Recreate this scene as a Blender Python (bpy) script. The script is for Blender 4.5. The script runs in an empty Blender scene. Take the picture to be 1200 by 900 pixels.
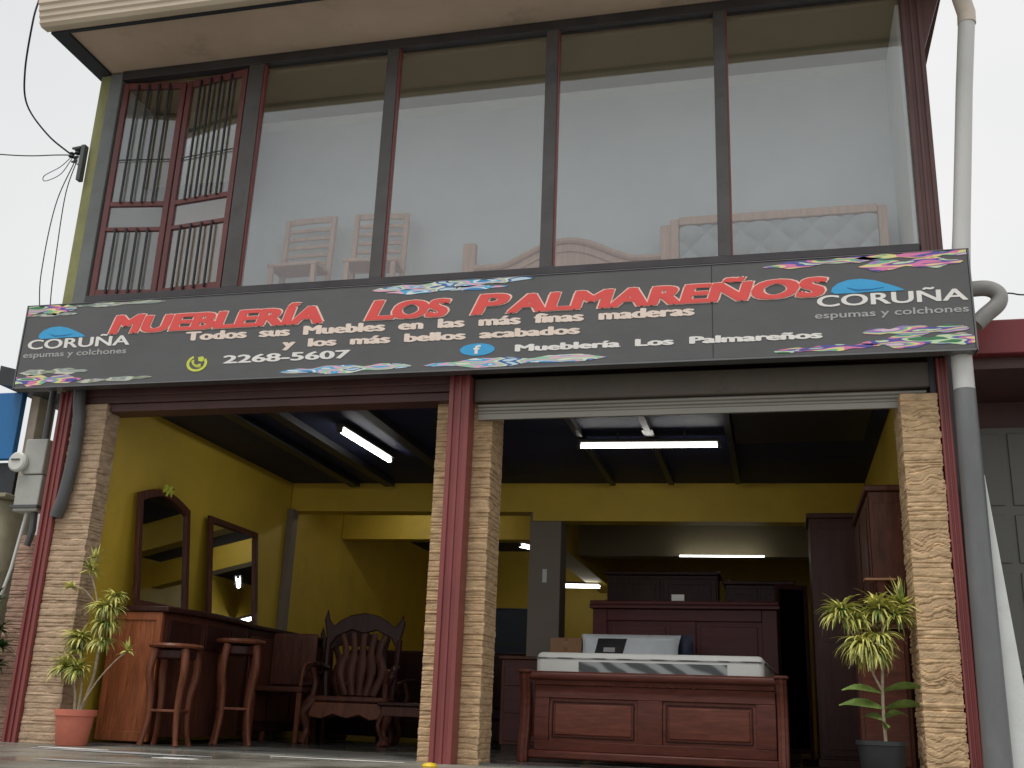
import bpy, math, random
from mathutils import Vector, Matrix, noise
R = math.radians
random.seed(7)
scene = bpy.context.scene
col = scene.collection

# ------------------------------------------------------------------ camera
cam_d = bpy.data.cameras.new('camera'); cam = bpy.data.objects.new('camera', cam_d); col.objects.link(cam)
cam_d.sensor_width = 36.0; cam_d.lens = 36.0 * 1243.86 / 1200.0
cam_d.clip_start = 0.05; cam_d.clip_end = 2000
cam.matrix_world = Matrix(((0.97132, 0.03590, 0.23506, 2.436),
                           (0.23482, -0.30033, -0.92448, -8.0),
                           (0.03740, 0.95316, -0.30015, 0.3281),
                           (0, 0, 0, 1)))
scene.camera = cam
# ------------------------------------------------------------------ sky (overcast) and sun
SUN_EL, SUN_AZ = R(66), R(200)          # azimuth: clockwise from +Y
w = bpy.data.worlds.new('World'); scene.world = w; w.use_nodes = True
nt = w.node_tree; nt.nodes.clear()
out = nt.nodes.new('ShaderNodeOutputWorld'); bg = nt.nodes.new('ShaderNodeBackground')
sky = nt.nodes.new('ShaderNodeTexSky'); sky.sky_type = 'NISHITA'; sky.sun_disc = False
sky.sun_elevation = SUN_EL; sky.sun_rotation = SUN_AZ; sky.dust_density = 4
tc = nt.nodes.new('ShaderNodeTexCoord'); nz = nt.nodes.new('ShaderNodeTexNoise')
nz.inputs['Scale'].default_value = 1.6; nz.inputs['Detail'].default_value = 4; nz.inputs['Roughness'].default_value = .5
rp = nt.nodes.new('ShaderNodeValToRGB')
rp.color_ramp.elements[0].position = .3; rp.color_ramp.elements[0].color = (7.4, 7.6, 7.7, 1)
rp.color_ramp.elements[1].position = .7; rp.color_ramp.elements[1].color = (9.6, 9.55, 9.4, 1)
mx = nt.nodes.new('ShaderNodeMix'); mx.data_type = 'RGBA'; mx.inputs[0].default_value = .93
nt.links.new(tc.outputs['Generated'], nz.inputs['Vector']); nt.links.new(nz.outputs['Fac'], rp.inputs['Fac'])
nt.links.new(sky.outputs[0], mx.inputs[6]); nt.links.new(rp.outputs[0], mx.inputs[7])
nt.links.new(mx.outputs[2], bg.inputs['Color']); bg.inputs['Strength'].default_value = .0925
nt.links.new(bg.outputs[0], out.inputs['Surface'])
sl = bpy.data.lights.new('sun', 'SUN'); sl.energy = 1.5; sl.angle = R(26); sl.color = (1, .97, .92)
so = bpy.data.objects.new('sun', sl); col.objects.link(so)
d = Vector((math.sin(SUN_AZ) * math.cos(SUN_EL), math.cos(SUN_AZ) * math.cos(SUN_EL), math.sin(SUN_EL)))
so.rotation_euler = d.to_track_quat('Z', 'Y').to_euler()
vs = scene.view_settings
vs.view_transform = 'Standard'; vs.look = 'None'; vs.exposure = 0.12; vs.gamma = 1; vs.use_curve_mapping = False
scene.cycles.max_bounces = 8; scene.cycles.transparent_max_bounces = 12

# ------------------------------------------------------------------ materials
def newmat(name):
    m = bpy.data.materials.new(name); m.use_nodes = True
    return m, m.node_tree, m.node_tree.nodes['Principled BSDF']

def pm(name, c, rough=.6, var=.18, scale=5.0, bump=.15, bscale=60.0, metal=0.0, stretch=(1, 1, 1), spec=.5, dirt=None, rvar=.12, coat=0.0, bdist=.004):
    """painted / mineral surface: two noises vary the colour, another the gloss, a fine one the bump"""
    m, t, b = newmat(name); N = t.nodes; L = t.links
    tc = N.new('ShaderNodeTexCoord'); mp = N.new('ShaderNodeMapping'); mp.inputs['Scale'].default_value = stretch
    L.new(tc.outputs['Object'], mp.inputs['Vector'])
    n1 = N.new('ShaderNodeTexNoise'); n1.inputs['Scale'].default_value = scale; n1.inputs['Detail'].default_value = 6; n1.inputs['Roughness'].default_value = .62
    L.new(mp.outputs[0], n1.inputs['Vector'])
    cr = N.new('ShaderNodeValToRGB'); e = cr.color_ramp.elements
    lo = tuple(max(0, x * (1 - var)) for x in c) + (1,); hi = tuple(min(1, x * (1 + var)) for x in c) + (1,)
    e[0].position = .3; e[0].color = lo; e[1].position = .72; e[1].color = hi
    L.new(n1.outputs['Fac'], cr.inputs['Fac']); csrc = cr.outputs[0]
    if dirt:
        n2 = N.new('ShaderNodeTexNoise'); n2.inputs['Scale'].default_value = dirt[1]; n2.inputs['Detail'].default_value = 8; n2.inputs['Roughness'].default_value = .7
        L.new(mp.outputs[0], n2.inputs['Vector'])
        r2 = N.new('ShaderNodeMapRange'); r2.inputs[1].default_value = dirt[2]; r2.inputs[2].default_value = dirt[2] + .16
        r2.inputs[4].default_value = dirt[3]
        L.new(n2.outputs['Fac'], r2.inputs[0])
        mm = N.new('ShaderNodeMix'); mm.data_type = 'RGBA'; mm.inputs[7].default_value = tuple(dirt[0]) + (1,)
        L.new(r2.outputs[0], mm.inputs[0]); L.new(csrc, mm.inputs[6]); csrc = mm.outputs[2]
    L.new(csrc, b.inputs['Base Color'])
    n3 = N.new('ShaderNodeTexNoise'); n3.inputs['Scale'].default_value = bscale; n3.inputs['Detail'].default_value = 5
    L.new(mp.outputs[0], n3.inputs['Vector'])
    rr = N.new('ShaderNodeMapRange'); rr.inputs[3].default_value = max(.02, rough - rvar); rr.inputs[4].default_value = min(1, rough + rvar)
    L.new(n1.outputs['Fac'], rr.inputs[0]); L.new(rr.outputs[0], b.inputs['Roughness'])
    if bump:
        bp = N.new('ShaderNodeBump'); bp.inputs['Strength'].default_value = bump; bp.inputs['Distance'].default_value = bdist
        L.new(n3.outputs['Fac'], bp.inputs['Height']); L.new(bp.outputs[0], b.inputs['Normal'])
    b.inputs['Metallic'].default_value = metal; b.inputs['Specular IOR Level'].default_value = spec
    if coat: b.inputs['Coat Weight'].default_value = coat; b.inputs['Coat Roughness'].default_value = .12
    return m

def wood(name, c, rough=.32, grain=(9, 9, 1.2), var=.45, coat=.10):
    rough += .10
    m, t, b = newmat(name); N = t.nodes; L = t.links; b.inputs['Specular IOR Level'].default_value = .18
    tc = N.new('ShaderNodeTexCoord'); mp = N.new('ShaderNodeMapping'); mp.inputs['Scale'].default_value = grain
    L.new(tc.outputs['Object'], mp.inputs['Vector'])
    n1 = N.new('ShaderNodeTexNoise'); n1.inputs['Scale'].default_value = 3; n1.inputs['Detail'].default_value = 8; n1.inputs['Roughness'].default_value = .7; n1.inputs['Distortion'].default_value = .6
    L.new(mp.outputs[0], n1.inputs['Vector'])
    cr = N.new('ShaderNodeValToRGB'); e = cr.color_ramp.elements
    e[0].position = .32; e[0].color = tuple(x * (1 - var) for x in c) + (1,); e[1].position = .68; e[1].color = tuple(min(1, x * (1 + var * .7)) for x in c) + (1,)
    L.new(n1.outputs['Fac'], cr.inputs['Fac']); L.new(cr.outputs[0], b.inputs['Base Color'])
    b.inputs['Roughness'].default_value = rough; b.inputs['Coat Weight'].default_value = coat; b.inputs['Coat Roughness'].default_value = .15
    bp = N.new('ShaderNodeBump'); bp.inputs['Strength'].default_value = .12; bp.inputs['Distance'].default_value = .003
    L.new(n1.outputs['Fac'], bp.inputs['Height']); L.new(bp.outputs[0], b.inputs['Normal'])
    return m

def emit(name, c, s):
    m, t, b = newmat(name)
    b.inputs['Base Color'].default_value = (.8, .8, .8, 1); b.inputs['Emission Color'].default_value = tuple(c) + (1,); b.inputs['Emission Strength'].default_value = s
    return m

def glassy(name, refl=.35, tint=(.8, .82, .82)):
    m = bpy.data.materials.new(name); m.use_nodes = True; t = m.node_tree; t.nodes.clear(); N = t.nodes; L = t.links
    o = N.new('ShaderNodeOutputMaterial'); mix = N.new('ShaderNodeMixShader'); g = N.new('ShaderNodeBsdfGlossy'); tr = N.new('ShaderNodeBsdfTransparent')
    g.inputs['Color'].default_value = (.93, .96, 1, 1); g.inputs['Roughness'].default_value = .015; tr.inputs['Color'].default_value = tuple(tint) + (1,)
    tc = N.new('ShaderNodeTexCoord'); n = N.new('ShaderNodeTexNoise'); n.inputs['Scale'].default_value = .9; n.inputs['Detail'].default_value = 3
    L.new(tc.outputs['Object'], n.inputs['Vector'])
    bp = N.new('ShaderNodeBump'); bp.inputs['Strength'].default_value = .10; bp.inputs['Distance'].default_value = .004
    L.new(n.outputs['Fac'], bp.inputs['Height']); L.new(bp.outputs[0], g.inputs['Normal'])
    lw = N.new('ShaderNodeLayerWeight'); lw.inputs['Blend'].default_value = .25
    mr = N.new('ShaderNodeMapRange'); mr.inputs[3].default_value = refl; mr.inputs[4].default_value = min(1, refl + .4)
    L.new(lw.outputs['Fresnel'], mr.inputs[0]); L.new(mr.outputs[0], mix.inputs[0])
    L.new(tr.outputs[0], mix.inputs[1]); L.new(g.outputs[0], mix.inputs[2]); L.new(mix.outputs[0], o.inputs['Surface'])
    return m

def ribbon_mat(name, cols, scale=(5, 5, 16)):
    m, t, b = newmat(name); N = t.nodes; L = t.links
    tc = N.new('ShaderNodeTexCoord'); mp = N.new('ShaderNodeMapping'); mp.inputs['Scale'].default_value = scale
    L.new(tc.outputs['Object'], mp.inputs['Vector'])
    n = N.new('ShaderNodeTexNoise'); n.inputs['Scale'].default_value = 1.0; n.inputs['Detail'].default_value = 1.2; n.inputs['Distortion'].default_value = .25
    L.new(mp.outputs[0], n.inputs['Vector'])
    cr = N.new('ShaderNodeValToRGB'); cr.color_ramp.interpolation = 'CONSTANT'
    k = len(cols); e = cr.color_ramp.elements
    while len(e) < k: e.new(.5)
    for i, c in enumerate(cols):
        e[i].position = .30 + .40 * i / k if i else 0; e[i].color = tuple(c) + (1,)
    L.new(n.outputs['Fac'], cr.inputs['Fac']); L.new(cr.outputs[0], b.inputs['Base Color']); b.inputs['Roughness'].default_value = .5
    return m

MT = {}
MT['yellow'] = pm('yellow wall paint', (.68, .475, .050), .55, .10, 2.0, .2, 90, dirt=((.30, .24, .05), 1.3, .60, .5))
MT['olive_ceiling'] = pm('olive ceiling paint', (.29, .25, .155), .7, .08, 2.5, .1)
MT['room_grey'] = pm('upper room grey paint', (.74, .77, .78), .8, .06, 1.5, .05)
MT['room_white'] = pm('upper room white paint', (.82, .83, .80), .7, .05, 2, .05)
MT['ceiling_dark'] = pm('dark blue ceiling', (.010, .015, .050), .65, .35, 1.5, .1)
MT['steel_grey'] = pm('grey steel joist', (.022, .022, .026), .45, .3, 3, .1)
MT['maroon'] = pm('maroon steel paint', (.235, .055, .052), .38, .18, 4, .12, 40, dirt=((.42, .16, .14), 7, .60, .35), stretch=(1, 1, .3))
MT['maroon_case'] = pm('maroon casement paint', (.14, .042, .040), .45, .2, 4, .1)
MT['maroon_dark'] = pm('dark maroon paint', (.10, .045, .042), .5, .2, 3, .1, dirt=((.03, .025, .024), 2, .56, .6))
MT['frame_dark'] = pm('dark window steel', (.045, .040, .045), .42, .3, 4, .1)
MT['mullion'] = pm('grey window mullion', (.075, .070, .068), .4, .22, 3, .08, dirt=((.035, .03, .035), 2.2, .52, .7))
MT['soffit'] = pm('brown soffit board', (.58, .45, .35), .75, .12, 1.2, .2, 50, dirt=((.20, .15, .09), 1.4, .56, .55))
MT['gutter'] = pm('cream gutter metal', (.68, .57, .44), .4, .10, 3, .06, dirt=((.33, .25, .16), 5, .60, .5), stretch=(.4, 1, 2))
MT['eave_dark'] = pm('dark navy eave board', (.022, .024, .034), .6, .3, 2, .1)
MT['wall_lime'] = pm('lime green render', (.27, .27, .12), .8, .2, 3, .4, 60, dirt=((.14, .14, .08), 3, .55, .6))
MT['wall_grey'] = pm('grey pilaster paint', (.16, .17, .17), .7, .2, 2, .3, 60, dirt=((.08, .085, .08), 2.5, .55, .5))
MT['render_dull'] = pm('dull side render', (.30, .29, .24), .85, .2, 2, .4)
MT['stone_tan'] = pm('tan split stone', (.56, .39, .23), .85, .30, 9, .6, 120, stretch=(1, 1, 3), dirt=((.30, .20, .12), 6, .58, .55), spec=.25, bdist=.006)
MT['stone_brown'] = pm('brown split stone', (.50, .36, .245), .85, .30, 8, .6, 120, stretch=(1, 1, 3), dirt=((.52, .42, .30), 4, .58, .5), spec=.25, bdist=.006)
MT['shutter'] = pm('grey shutter metal', (.30, .285, .25), .42, .12, 2, .05, dirt=((.16, .13, .10), 3, .58, .5), stretch=(.5, 1, 3), metal=.2)
MT['box_brown'] = pm('dull brown shutter box', (.12, .10, .082), .6, .15, 2, .1, dirt=((.05, .045, .04), 2, .55, .5))
MT['pvc'] = pm('white pvc pipe', (.60, .60, .585), .38, .07, 3, .05, dirt=((.42, .38, .32), 6, .62, .6), stretch=(1, 1, .4))
MT['pvc_cream'] = pm('cream pvc elbow', (.62, .54, .46), .4, .1, 4, .05)
MT['pipe_grey'] = pm('grey painted pipe', (.15, .153, .16), .38, .22, 3, .12, dirt=((.20, .20, .20), 6, .58, .5), stretch=(1, 1, .35))
MT['white_wall'] = pm('white wedge render', (.66, .68, .67), .7, .08, 3, .3, 60, dirt=((.42, .42, .38), 3, .6, .5))
MT['room_beige'] = pm('beige room paint', (.56, .43, .33), .8, .06, 2, .05)
MT['sign'] = pm('charcoal sign vinyl', (.102, .102, .105), .42, .10, 1.2, .6, 1.6, dirt=((.13, .125, .115), 1.1, .58, .5), bdist=.03, rvar=.1)
MT['sign_edge'] = pm('sign metal edge', (.16, .16, .165), .35, .1, 5, .05, metal=.6)
MT['red_letter'] = pm('coral red vinyl', (.78, .085, .075), .45, .06, 5, .02)
MT['pink_letter'] = pm('pale pink vinyl', (.90, .66, .56), .5, .05, 5, .02)
MT['white_letter'] = pm('white vinyl', (.84, .82, .79), .5, .05, 5, .02)
MT['cream_letter'] = pm('cream vinyl', (.86, .72, .63), .5, .06, 8, .02)
MT['grey_letter'] = pm('light grey vinyl', (.42, .42, .42), .5, .08, 8, .02)
MT['blue_logo'] = pm('sky blue vinyl', (.045, .38, .72), .45, .08, 6, .02)
MT['blue_dark'] = pm('deep blue vinyl', (.02, .17, .42), .45, .08, 6, .02)
MT['lime_logo'] = pm('lime yellow vinyl', (.66, .70, .09), .45, .08, 6, .02)
MT['rib_a'] = ribbon_mat('ribbon print bright', [(.05, .22, .10), (.60, .75, .50), (.10, .10, .38), (.75, .22, .42), (.80, .74, .30), (.20, .50, .34), (.36, .22, .55), (.75, .55, .65)], (2.6, 5, 20))
MT['rib_b'] = ribbon_mat('ribbon print blue', [(.05, .25, .55), (.75, .85, .86), (.10, .45, .72), (.85, .45, .60), (.35, .62, .45), (.80, .80, .66), (.06, .16, .38), (.55, .72, .84)], (3.2, 5, 20))
MT['rib_c'] = ribbon_mat('ribbon print muted', [(.20, .28, .24), (.44, .48, .40), (.30, .36, .34), (.60, .60, .52), (.26, .32, .22), (.50, .42, .44), (.38, .46, .42)], (3, 3, 20))
MT['glass'] = glassy('window glass', .075, (.97, .98, .98))
MT['glass_dim'] = glassy('smoked glass', .0, (.05, .06, .08))
MT['mirror'] = glassy('mirror', .72, (.05, .05, .05))
MT['wood_bar'] = wood('orange brown timber', (.31, .098, .040), .34, (9, 9, 1.0))
MT['wood_stool'] = wood('stool timber', (.165, .055, .028), .3)
MT['wood_bed'] = wood('mahogany bed', (.105, .029, .019), .34, (1.1, 9, 9), .42)
MT['wood_bed_panel'] = wood('mahogany bed panel', (.135, .040, .025), .36, (1.1, 9, 9), .42)
MT['wood_head'] = wood('dark mahogany headboard', (.10, .030, .030), .36, (1.1, 9, 9), .22)
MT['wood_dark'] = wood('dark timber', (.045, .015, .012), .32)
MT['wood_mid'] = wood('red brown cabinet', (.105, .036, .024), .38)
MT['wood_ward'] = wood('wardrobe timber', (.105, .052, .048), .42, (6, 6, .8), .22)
MT['wood_light'] = wood('pale pink timber', (.66, .44, .33), .45, (9, 9, 1.2), .14)
MT['wood_rail'] = wood('worn light timber', (.42, .22, .11), .4, (1, 9, 9))
MT['cardboard'] = pm('cardboard', (.40, .22, .12), .8, .1, 6, .1)
MT['fabric_white'] = pm('white mattress cloth', (.80, .80, .76), .85, .04, 6, .3, 160)
MT['pillow'] = pm('pillow wrap', (.66, .70, .74), .3, .08, 7, .35, 14, spec=.6)
MT['fixture_light'] = pm('light grey pipe', (.34, .33, .32), .5, .2, 5, .1)
MT['black'] = pm('black print', (.012, .012, .014), .5, .2, 8, .05)
MT['terracotta'] = pm('terracotta', (.60, .175, .115), .6, .12, 7, .2, 90, dirt=((.50, .30, .22), 6, .60, .5))
MT['pot_black'] = pm('black plastic pot', (.022, .025, .027), .42, .2, 5, .08)
MT['soil'] = pm('soil', (.05, .035, .025), .95, .4, 30, .9, 80)
MT['leaf_yellow'] = pm('variegated leaf', (.58, .56, .16), .48, .5, 22, .1, 60)
MT['leaf_green'] = pm('green leaf', (.17, .25, .06), .45, .45, 16, .1, 60)
MT['bark'] = pm('pale cane bark', (.36, .29, .20), .8, .3, 14, .5, 90, stretch=(1, 1, 2.5))
MT['leaf_deep'] = pm('deep green leaf', (.035, .085, .022), .45, .5, 10, .1)
MT['meter'] = pm('grey meter enclosure', (.42, .42, .39), .5, .12, 5, .1, dirt=((.22, .18, .13), 5, .58, .6))
MT['meter_face'] = pm('meter dial', (.66, .66, .62), .3, .1, 12, .02)
MT['cable'] = pm('black cable', (.02, .02, .022), .6, .2, 5, .05)
MT['conduit'] = pm('grey conduit', (.085, .085, .088), .5, .2, 5, .1)
MT['concrete'] = pm('weathered concrete', (.34, .31, .22), .9, .3, 3, .6, 50, dirt=((.13, .13, .08), 4, .52, .7))
MT['brick'] = pm('pinkish brick render', (.42, .27, .20), .9, .3, 8, .6, 60, stretch=(1, 1, 3))
MT['blue_sign'] = pm('blue sign board', (.012, .16, .42), .4, .08, 2, .03)
MT['n_white'] = pm('neighbour white frame', (.72, .73, .74), .6, .06, 3, .05)
MT['n_dark'] = pm('neighbour dark frame', (.030, .032, .038), .5, .3, 3, .1)
MT['n_maroon'] = pm('neighbour maroon fascia', (.22, .030, .036), .5, .12, 2, .08, dirt=((.12, .03, .035), 1.6, .56, .5))
MT['n_door'] = pm('grey metal door', (.15, .148, .13), .5, .14, 2, .1, dirt=((.10, .098, .085), 2, .56, .5))
MT['n_wall'] = pm('beige block wall', (.50, .42, .34), .85, .15, 4, .5, 70)
MT['column_grey'] = pm('grey brown column paint', (.24, .20, .165), .6, .08, 2, .1)
MT['paper'] = pm('white paper', (.80, .80, .78), .7, .03, 6, .02)
MT['tube'] = emit('lit fluorescent tube', (1.0, .98, .92), 14)
MT['tube_far'] = emit('lit far fluorescent tube', (1.0, .98, .90), 8)
MT['fixture'] = pm('fixture sheet metal', (.07, .07, .07), .45, .1, 4, .05)
MT['navy'] = pm('navy plastic wrap', (.008, .016, .045), .5, .3, 5, .4, 16)
MT['asphalt'] = pm('asphalt', (.13, .13, .125), .85, .25, 3, .8, 180)
MT['ground'] = pm('bare ground', (.27, .26, .22), .95, .3, .4, .6, 20)
MT['yellow_paint'] = pm('yellow plastic', (.75, .52, .02), .45, .1, 5, .05)
MT['chrome'] = pm('bright metal', (.7, .7, .68), .2, .1, 5, .02, metal=1)
MT['tuft'] = pm('grey tufted fabric', (.50, .52, .52), .85, .06, 6, .3, 150)

def floor_mat(name, c1, c2, tile, grout, rough, wet):
    m, t, b = newmat(name); N = t.nodes; L = t.links
    tc = N.new('ShaderNodeTexCoord')
    n = N.new('ShaderNodeTexNoise'); n.inputs['Scale'].default_value = 1.7; n.inputs['Detail'].default_value = 9; n.inputs['Roughness'].default_value = .68
    L.new(tc.outputs['Object'], n.inputs['Vector'])
    cr = N.new('ShaderNodeValToRGB'); e = cr.color_ramp.elements
    e[0].position = .34; e[0].color = tuple(c1) + (1,); e[1].position = .68; e[1].color = tuple(c2) + (1,)
    L.new(n.outputs['Fac'], cr.inputs['Fac'])
    br = N.new('ShaderNodeTexBrick'); br.offset = 0; br.inputs['Scale'].default_value = 1; br.inputs['Brick Width'].default_value = tile; br.inputs['Row Height'].default_value = tile
    br.inputs['Mortar Size'].default_value = .006; br.inputs['Color1'].default_value = (1, 1, 1, 1); br.inputs['Color2'].default_value = (.85, .85, .85, 1); br.inputs['Mortar'].default_value = tuple(grout) + (1,)
    L.new(tc.outputs['Object'], br.inputs['Vector'])
    mm = N.new('ShaderNodeMix'); mm.data_type = 'RGBA'; mm.blend_type = 'MULTIPLY'; mm.inputs[0].default_value = 1
    L.new(cr.outputs[0], mm.inputs[6]); L.new(br.outputs['Color'], mm.inputs[7]); L.new(mm.outputs[2], b.inputs['Base Color'])
    n2 = N.new('ShaderNodeTexNoise'); n2.inputs['Scale'].default_value = .8; n2.inputs['Detail'].default_value = 6
    L.new(tc.outputs['Object'], n2.inputs['Vector'])
    mr = N.new('ShaderNodeMapRange'); mr.inputs[1].default_value = .42; mr.inputs[2].default_value = .56; mr.inputs[3].default_value = wet; mr.inputs[4].default_value = rough
    L.new(n2.outputs['Fac'], mr.inputs[0]); L.new(mr.outputs[0], b.inputs['Roughness'])
    n3 = N.new('ShaderNodeTexNoise'); n3.inputs['Scale'].default_value = 14; n3.inputs['Detail'].default_value = 6
    L.new(tc.outputs['Object'], n3.inputs['Vector'])
    bp = N.new('ShaderNodeBump'); bp.inputs['Strength'].default_value = .35; bp.inputs['Distance'].default_value = .006
    L.new(n3.outputs['Fac'], bp.inputs['Height']); L.new(bp.outputs[0], b.inputs['Normal'])
    return m
MT['tile'] = floor_mat('shop floor tile', (.060, .062, .060), (.13, .13, .12), .45, (.5, .5, .5), .34, .10)
MT['apron'] = floor_mat('damp forecourt concrete', (.13, .125, .10), (.36, .34, .29), 1.5, (.45, .45, .42), .5, .12)

def mattress_band():
    m, t, b = newmat('grey swoosh print'); N = t.nodes; L = t.links
    tc = N.new('ShaderNodeTexCoord'); mp = N.new('ShaderNodeMapping'); mp.inputs['Rotation'].default_value = (0, R(62), 0)
    L.new(tc.outputs['Object'], mp.inputs['Vector'])
    wv = N.new('ShaderNodeTexWave'); wv.inputs['Scale'].default_value = 2.6; wv.inputs['Distortion'].default_value = 3.5; wv.inputs['Detail'].default_value = 1.5
    wv.inputs['Detail Scale'].default_value = 1.2
    L.new(mp.outputs[0], wv.inputs['Vector'])
    cr = N.new('ShaderNodeValToRGB'); e = cr.color_ramp.elements
    e[0].position = .25; e[0].color = (.10, .105, .11, 1); e[1].position = .8; e[1].color = (.42, .43, .44, 1)
    L.new(wv.outputs['Fac'], cr.inputs['Fac']); L.new(cr.outputs[0], b.inputs['Base Color']); b.inputs['Roughness'].default_value = .7
    return m
MT['band'] = mattress_band()

# ------------------------------------------------------------------ mesh helpers
class MB:
    def __init__(s): s.v = []; s.f = []
    def box(s, x0, x1, y0, y1, z0, z1):
        n = len(s.v)
        s.v += [(x0, y0, z0), (x1, y0, z0), (x1, y1, z0), (x0, y1, z0), (x0, y0, z1), (x1, y0, z1), (x1, y1, z1), (x0, y1, z1)]
        s.f += [(n, n+3, n+2, n+1), (n+4, n+5, n+6, n+7), (n, n+1, n+5, n+4), (n+1, n+2, n+6, n+5), (n+2, n+3, n+7, n+6), (n+3, n, n+4, n+7)]
        return s
    def bar(s, a, b, wd, dp, up=(0, 0, 1)):
        """rectangular bar from a to b; wd across, dp the other way"""
        a = Vector(a); b = Vector(b); t = (b - a).normalized(); u = Vector(up)
        if abs(t.dot(u)) > .95: u = Vector((0, 1, 0))
        x = t.cross(u).normalized(); y = x.cross(t).normalized(); n = len(s.v)
        for p in (a, b):
            for sx, sy in ((-1, -1), (1, -1), (1, 1), (-1, 1)): s.v.append(tuple(p + x * sx * wd / 2 + y * sy * dp / 2))
        s.f += [(n, n+1, n+2, n+3)[::-1], (n+4, n+5, n+6, n+7)]
        for i in range(4): s.f.append((n+i, n+(i+1) % 4, n+4+(i+1) % 4, n+4+i))
        return s
    def tube(s, pts, rad, seg=10, cap=True, flat=1.0):
        pts = [Vector(p) for p in pts]; k = len(pts)
        if not isinstance(rad, (list, tuple)): rad = [rad] * k
        n = len(s.v); ref = Vector((.13, .95, .21))
        for i, p in enumerate(pts):
            t = (pts[min(i+1, k-1)] - pts[max(i-1, 0)]).normalized()
            x = t.cross(ref)
            if x.length < .05: x = t.cross(Vector((1, 0, 0)))
            x.normalize(); y = t.cross(x)
            for j in range(seg):
                a = 2 * math.pi * j / seg
                s.v.append(tuple(p + (x * math.cos(a) + y * math.sin(a) * flat) * rad[i]))
        for i in range(k - 1):
            for j in range(seg):
                s.f.append((n+i*seg+j, n+i*seg+(j+1) % seg, n+(i+1)*seg+(j+1) % seg, n+(i+1)*seg+j))
        if cap: s.f.append(tuple(n+j for j in range(seg))[::-1]); s.f.append(tuple(n+(k-1)*seg+j for j in range(seg)))
        return s
    def lathe(s, prof, c=(0, 0, 0), seg=28):
        n = len(s.v); k = len(prof)
        for r, z in prof:
            for j in range(seg):
                a = 2 * math.pi * j / seg; s.v.append((c[0]+r*math.cos(a), c[1]+r*math.sin(a), c[2]+z))
        for i in range(k - 1):
            for j in range(seg): s.f.append((n+i*seg+j, n+i*seg+(j+1) % seg, n+(i+1)*seg+(j+1) % seg, n+(i+1)*seg+j))
        s.f.append(tuple(n+j for j in range(seg))[::-1]); s.f.append(tuple(n+(k-1)*seg+j for j in range(seg)))
        return s
    def prism(s, out, d0, d1, axis='y'):
        """outline in the plane across axis: 'y' -> (x,z), 'x' -> (y,z), 'z' -> (x,y)"""
        def P(a, b, d): return {'y': (a, d, b), 'x': (d, a, b), 'z': (a, b, d)}[axis]
        n = len(s.v); k = len(out)
        s.v += [P(a, b, d0) for a, b in out] + [P(a, b, d1) for a, b in out]
        s.f += [tuple(range(n, n+k)), tuple(range(n+k, n+2*k))[::-1]]
        for i in range(k): s.f.append((n+i, n+k+i, n+k+(i+1) % k, n+(i+1) % k))
        return s
    def grid(s, nu, nv, fn):
        n = len(s.v)
        for j in range(nv + 1):
            for i in range(nu + 1): s.v.append(tuple(fn(i / nu, j / nv)))
        for j in range(nv):
            for i in range(nu):
                a = n + j*(nu+1) + i; s.f.append((a, a+1, a+nu+2, a+nu+1))
        return s
    def build(s, name, m, parent=None, bevel=0, smooth=False, label=None, kind=None, seg=2, loc=None):
        me = bpy.data.meshes.new(name); me.from_pydata(s.v, [], s.f); me.update()
        import bmesh
        bm = bmesh.new(); bm.from_mesh(me); bmesh.ops.recalc_face_normals(bm, faces=bm.faces); bm.to_mesh(me); bm.free()
        o = bpy.data.objects.new(name, me); col.objects.link(o)
        me.materials.append(MT[m] if isinstance(m, str) else m)
        if parent: o.parent = parent
        if bevel:
            b = o.modifiers.new('bevel', 'BEVEL'); b.width = bevel; b.segments = seg; b.limit_method = 'ANGLE'; b.angle_limit = R(40)
            for p in me.polygons: p.use_smooth = True
            me.set_sharp_from_angle(angle=R(45))
        elif smooth:
            for p in me.polygons: p.use_smooth = True
            me.set_sharp_from_angle(angle=R(40))
        if label: o['label'] = label
        if kind: o['kind'] = kind
        if loc: o.location = loc
        return o

def thing(name, label, cat, loc=(0, 0, 0), rz=0, group=None):
    o = bpy.data.objects.new(name, None); col.objects.link(o); o.empty_display_size = .2
    o.location = loc; o.rotation_euler = (0, 0, rz); o['label'] = label; o['category'] = cat
    if group: o['group'] = group
    return o
def tag(o, label, cat, group=None):
    o['label'] = label; o['category'] = cat
    if group: o['group'] = group
    return o
def copy_tree(o, parent=None):
    c = o.copy(); col.objects.link(c)
    if parent: c.parent = parent
    for ch in [k for k in bpy.data.objects if k.parent == o]: copy_tree(ch, c)
    return c
def box(x0, x1, y0, y1, z0, z1): return MB().box(x0, x1, y0, y1, z0, z1)

# ================================================================== SETTING
g = MB(); g.v = [(-500, -500, -1.16), (500, -500, -1.16), (500, 500, -1.16), (-500, 500, -1.16)]; g.f = [(0, 1, 2, 3)]
g.build('ground', 'ground', kind='structure')
g = MB(); g.v = [(-120, -15, -1.10), (120, -15, -1.10), (120, -6.9, -1.10), (-120, -6.9, -1.10)]; g.f = [(0, 1, 2, 3)]
g.build('road', 'asphalt', kind='structure')
MB().box(-120, 120, -6.9, -6.75, -1.3, -.96).build('kerb', 'concrete', kind='structure', bevel=.015)
MB().box(-120, 120, -6.75, -5.7, -1.3, -.962).build('sidewalk', 'apron', kind='structure')
# forecourt: a sloping drive rising to the level apron before the shop
fc = MB().prism([(-5.7, -1.3), (-5.7, -.965), (-4.4, -.38), (-3.6, -.035), (.16, -.012), (.16, -.3), (0, -1.3)], -14, 14, 'x')
fc.build('forecourt', 'apron', kind='structure')
MB().box(-3.9, 3.9, .16, 12, -.3, 0).build('floor', 'tile', kind='structure')

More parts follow.
